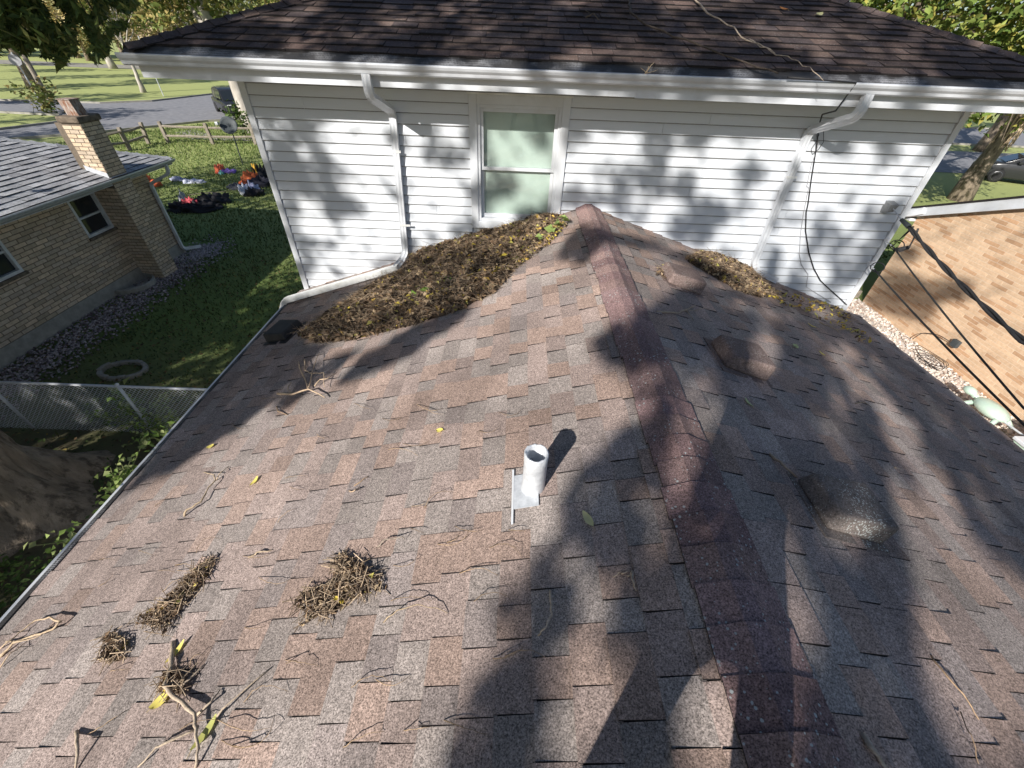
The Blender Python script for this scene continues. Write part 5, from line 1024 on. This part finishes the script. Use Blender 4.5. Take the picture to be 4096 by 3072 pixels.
# ------------------------------------------------------------------ the tree behind the photographer whose crown dapples roof and wall
def first_hit(P):
    n = len(P); best = np.full(n, 1e9); kind = np.full(n, 3)
    def upd(t, ok, k):
        b = ok & (t > 0) & (t < best); best[b] = t[b]; kind[b] = k
    for sg in (-1, 1):
        nrm = np.array((sg*RP, 0, 1.)); c = RZ+sg*RP*RX; t = (c-P@nrm)/(SUN@nrm); Q = P+SUN*t[:, None]; upd(t, (Q[:, 1] < YW) & ((Q[:, 0]-RX)*sg >= 0) & (Q[:, 0] > XL) & (Q[:, 0] < XR), 0)
    t = (YW-P[:, 1])/SUN[1]; Q = P+SUN*t[:, None]; upd(t, (Q[:, 2] > 2.5) & (Q[:, 2] < 5.12) & (Q[:, 0] > WL) & (Q[:, 0] < WR), 1)
    nrm = np.array((0, -UP, 1.)); t = (UZ-UP*UE-P@nrm)/(SUN@nrm); Q = P+SUN*t[:, None]; upd(t, (Q[:, 1] > UE) & (Q[:, 1] < UE+4) & (Q[:, 0] > XE0) & (Q[:, 0] < XE1), 2)
    t = (10.1-P[:, 0])/SUN[0]; Q = P+SUN*t[:, None]; upd(t, (Q[:, 2] > 0) & (Q[:, 2] < 4.2) & (Q[:, 1] < 10.75) & (Q[:, 1] > 3), 4)
    return P+SUN*np.where(best < 1e8, best, 0)[:, None], kind
SHADE = [  # leaf density that shapes the crown to the shade wanted on the roof
    (.96, [(1125, 1215), (840, 1560), (641, 1793), (520, 1950), (600, 1920), (690, 1885), (830, 1785), (950, 1718), (1100, 1590), (1230, 1470), (1330, 1400), (1240, 1370), (1195, 1345), (1290, 1275), (1480, 1150), (1560, 1110)]),
    (.16, [(1195, 1345), (1480, 1150), (1640, 1028), (1900, 945), (2150, 870), (2150, 960), (1960, 1180), (1840, 1235), (1640, 1300), (1300, 1375)]),
    (.95, [(1358, 1535), (1440, 1430), (1590, 1345), (1750, 1267), (1880, 1215), (1870, 1260), (1740, 1345), (1650, 1415), (1600, 1440), (1450, 1505)]),
    (.9, [(1080, 1580), (1230, 1450), (1440, 1400), (1400, 1440), (1280, 1530), (1140, 1640)]),
    (.9, [(2234, 1018), (2278, 939), (2318, 905), (2420, 925), (2480, 968), (2385, 1000), (2348, 1050), (2278, 1050)]),
    (.6, [(2450, 930), (2620, 970), (2760, 1020), (2900, 1090), (2980, 1150), (2820, 1120), (2640, 1010), (2480, 985)]),
    (.97, [(2447, 1304), (2562, 1252), (2640, 1210), (2720, 1165), (2830, 1150), (3000, 1180), (3300, 1250), (3600, 1390), (3900, 1640), (4200, 1900), (4300, 3300), (1700, 3300), (1796, 3072), (1840, 2918), (1860, 2819), (1905, 2744), (1960, 2670), (1990, 2605), (1975, 2525), (2000, 2411), (2039, 2331), (2119, 2325), (2134, 2261), (2194, 2206), (2234, 2161), (2264, 2097), (2259, 2047), (2249, 1982), (2278, 1938), (2348, 1878), (2438, 1793), (2448, 1749), (2477, 1719), (2572, 1674), (2600, 1600), (2520, 1500), (2400, 1450), (2370, 1370)]),
    (.1, [(2480, 1450), (2560, 1490), (2600, 1430), (2690, 1440), (2760, 1520), (2845, 1500), (2925, 1629), (2845, 1798), (2776, 1948), (2686, 1997), (2661, 2122), (2637, 2196), (2627, 2276), (2572, 2271), (2562, 2221), (2597, 2137), (2512, 1997), (2661, 1938), (2661, 1848), (2630, 1699), (2560, 1600)]),
    (.85, [(2600, 1550), (2680, 1560), (2720, 1660), (2690, 1760), (2620, 1700)]),
    (.0, [(3010, 1345), (3090, 1335), (3135, 1345), (3120, 1450), (3085, 1525), (3040, 1500), (2980, 1420)]),
    (.15, [(2870, 1180), (3060, 1215), (3120, 1260), (2990, 1250), (2880, 1220)]), (.1, [(3190, 1190), (3330, 1240), (3360, 1290), (3260, 1270)]),
    (.1, [(3300, 1400), (3380, 1370), (3450, 1420), (3440, 1500), (3340, 1500)]),
    (0, [(3373, 1500), (3380, 1550), (3419, 1600), (3430, 1650), (3473, 1684), (3523, 1734), (3558, 1808), (3603, 1848), (3593, 1888), (3548, 1913), (3553, 1997), (3578, 2087), (3603, 2171), (3623, 2236), (3642, 2325), (3657, 2396), (3630, 2525), (3657, 2635), (3692, 2744), (3707, 2893), (3740, 3120), (4300, 3120), (4300, 2500), (4096, 2325), (3961, 2246), (3906, 2161), (3841, 2027), (3792, 1948), (3772, 1878), (3682, 1823), (3702, 1778), (3692, 1709), (3583, 1629), (3533, 1560), (3493, 1500)]),
    (.8, [(3440, 1560), (3470, 1600), (3520, 1690), (3490, 1690), (3440, 1640)]), (.7, [(3560, 1850), (3640, 1900), (3660, 2000), (3620, 1960)]),
    (.1, [(3230, 1649), (3274, 1624), (3339, 1664), (3414, 1719), (3429, 1778), (3384, 1818), (3374, 1888), (3314, 1858), (3195, 1838), (3210, 1749)]),
    (.2, [(3657, 1530), (3700, 1560), (3800, 1690), (3760, 1730), (3690, 1620)]), (.3, [(3840, 1880), (3960, 1960), (4010, 2080), (3900, 2040)]),
    (.05, [(2318, 2486), (2358, 2346), (2497, 2312), (2477, 2396), (2413, 2466)]), (.1, [(2522, 2371), (2587, 2371), (2577, 2456), (2537, 2446)]),
    (.3, [(2164, 3200), (2174, 2744), (2288, 2675), (2448, 2620), (2527, 2605), (2700, 2600), (2900, 2650), (3060, 2900), (3100, 3200)]), (.04, [(2330, 2720), (2500, 2600), (2560, 2620), (2500, 2760), (2400, 3100), (2180, 3200), (2210, 2950)]), (.03, [(2860, 2650), (2560, 3200), (3100, 3200), (2990, 2850)]),
    (.99, [(2260, 2000), (2520, 2010), (2560, 2230), (2480, 2300), (2350, 2340), (2300, 2480), (2120, 2600), (2010, 2640), (1985, 2500), (2030, 2340), (2130, 2270), (2240, 2160)]), (.99, [(2690, 2030), (2800, 1960), (3150, 1900), (3190, 2100), (3420, 2250), (3480, 2600), (3000, 2700), (2600, 2600), (2440, 2520), (2600, 2300), (2660, 2200)]),
    (.3, [(3190, 1880), (3380, 1900), (3540, 2120), (3500, 2220), (3280, 2170)]), (.3, [(3150, 2300), (3260, 2330), (3300, 2500), (3220, 2480)]), (.25, [(3500, 2300), (3560, 2300), (3580, 2420), (3530, 2420)]), (.3, [(3420, 2700), (3560, 2700), (3640, 2900), (3500, 2900)]),
]
def crown_density(P):
    Q, kind = first_hit(P); x, y, z = project(Q); d = np.full(len(P), .12); d[P[:, 0]-SUN[0]/SUN[2]*P[:, 2] > 5.2] = .015
    for pl4 in ([(3440, 1090), (3540, 1060), (3680, 1110), (3760, 1180), (3720, 1300), (3580, 1270), (3440, 1220)], [(3740, 1110), (3900, 1120), (3850, 1210), (3740, 1180)], [(3560, 1000), (3660, 985), (3700, 1040), (3600, 1050)]): d[(kind == 4) & inpoly(x, y, pl4)] = .45
    r = kind == 0; dr = np.zeros(len(P)); dr[(Q[:, 0] > 3.2)] = .9
    for v, poly in SHADE: dr[inpoly(x, y, poly)] = v
    dr[(Q[:, 1] < -.3)] = .6
    d[r] = dr[r]; w = kind == 1
    nw = np.array([.55*mnoise.noise(Vector((q[0]*1.0, q[2]*1.1, 1.7)))+1.0*mnoise.noise(Vector((q[0]*3.6, q[2]*3.4, 9.7))) for q in Q[w]]) if w.any() else np.zeros(0)
    d[w] = np.clip(.18+nw*.95, .01, .9); u_ = kind == 2
    nu = np.array([mnoise.noise(Vector((q[0]*1.6, q[1]*1.6, 4.2))) for q in Q[u_]]) if u_.any() else np.zeros(0)
    d[u_] = np.clip(.5+nu*1.0, .06, .99); return d
rng = np.random.default_rng(77)
def shade_tree():
    ctr = np.array((1.2, 3.0, 4.0)); u = np.cross(SUN, (0, 0, 1)); u /= np.linalg.norm(u); v = np.cross(u, SUN)
    nc = 9000; a, b, w = rng.uniform(-7.5, 7.5, nc), rng.uniform(-4.2, 4.6, nc), rng.uniform(12.0, 16.5, nc); K = ctr+u*a[:, None]+v*b[:, None]-SUN*w[:, None]
    n = 190000; C = K[rng.integers(0, nc, n)]+rng.normal(size=(n, 3))*.1; C = C[rng.random(n) < crown_density(C)]
    base = np.array((-8.2, -11.5, 0)); t = thing('shade_tree', 'tall leafy tree standing behind the photographer whose crown dapples the roof', 'tree', base)
    R = random.Random(2); m = MB(); P = [base+np.array((.1*k, .05*k, k*1.0)) for k in range(10)]; m.tube(P, list(np.linspace(.5, .26, 10)), 14); m.build('trunk', 'bark', t, smooth=True); m = MB()
    done = 0
    for k in range(400):
        e = C[rng.integers(len(C))]; Q = limb_path(P[R.randint(5, 9)], e, R, 12, .3); dq = crown_density(np.array(Q)); _, kd = first_hit(np.array(Q))
        if (dq[kd == 0] < .9).any() or done > 16: continue
        done += 1; m.tube(Q, list(np.linspace(.07, .012, 12)), 6)
    m.build('limbs', 'bark', t, smooth=True); V, F, T = leaves(C, .15, .1, pick(GREEN+YGREEN, len(C), .3, rng), up=.3, rng=rng); big('crown', V, F, T, 'leaf', t); rooted(t); return len(C)
shade_tree()

# ------------------------------------------------------------------ the photographer, whose legs and body shade the ridge
def skinny(name, pts, edges, mat, parent, sub=2, root=0):
    me = bpy.data.meshes.new(name); me.from_pydata([p[:3] for p in pts], [], []) if not edges else me.from_pydata([p[:3] for p in pts], edges, [])
    o = bpy.data.objects.new(name, me); COL.objects.link(o); o.parent = parent; s = o.modifiers.new('skin', 'SKIN'); s.use_smooth_shade = True
    for i, p in enumerate(pts): me.skin_vertices[0].data[i].radius = (p[3], p[4] if len(p) > 4 else p[3])
    me.skin_vertices[0].data[root].use_root = True; q = o.modifiers.new('sub', 'SUBSURF'); q.levels = q.render_levels = sub; me.materials.append(MATS[mat]); return o
ph = thing('person', 'person in dark jacket and trousers standing on the roof holding up a phone', 'person', (.12, -.5, roof_z(.12)))
fl, fr = roof_z(-.18), roof_z(.38)
skinny('body', [(.1, -.5, 4.76, .14, .1), (.1, -.5, 4.9, .145, .1), (.12, -.49, 5.05, .17, .11), (.12, -.48, 5.16, .13, .09), (.12, -.47, 5.24, .055), (.12, -.45, 5.36, .082, .095), (.12, -.45, 5.45, .07, .08),
      (.30, -.47, 5.13, .062), (.36, -.46, 4.93, .05), (.14, -.24, 5.26, .036), (.05, -.12, 5.4, .032), (-.06, -.47, 5.13, .062), (-.14, -.46, 4.93, .05), (-.02, -.25, 5.26, .036), (-.01, -.12, 5.4, .032),
      (.23, -.5, 4.66, .085), (.33, -.47, 4.22, .062), (.38, -.52, fr+.1, .052), (.38, -.42, fr+.05, .045), (-.04, -.5, 4.66, .085), (-.12, -.47, 4.18, .062), (-.18, -.53, fl+.1, .052), (-.18, -.43, fl+.05, .045)],
      [(0, 1), (1, 2), (2, 3), (3, 4), (4, 5), (5, 6), (3, 7), (7, 8), (8, 9), (9, 10), (3, 11), (11, 12), (12, 13), (13, 14), (0, 15), (15, 16), (16, 17), (17, 18), (0, 19), (19, 20), (20, 21), (21, 22)], 'jacket', ph)
for sx, hx in ((1, .055), (-1, -.015)):
    for k in range(4): skinny('finger', [(hx, -.12, 5.41, .011), (hx+sx*.018, -.09, 5.43+.018*k, .009), (hx+sx*.004, -.058, 5.44+.018*k, .008)], [(0, 1), (1, 2)], 'skin', ph, 1)
    skinny('thumb', [(hx, -.12, 5.4, .012), (hx+sx*.012, -.1, 5.375, .01), (hx, -.085, 5.37, .009)], [(0, 1), (1, 2)], 'skin', ph, 1)
m = MB(); m.lathe((.12, -.465, 5.36), [(.0, .14), (.05, .13), (.085, .1), (.1, .05), (.1, .0), (.09, -.03)][::-1], 16, caps=False); m.build('hair', 'hair', ph, smooth=True)
m = MB(); m.box(-.035, .04, -.065, -.055, 5.4, 5.55); m.build('phone', 'car_paint', ph, bevel=.002)
rooted(ph)
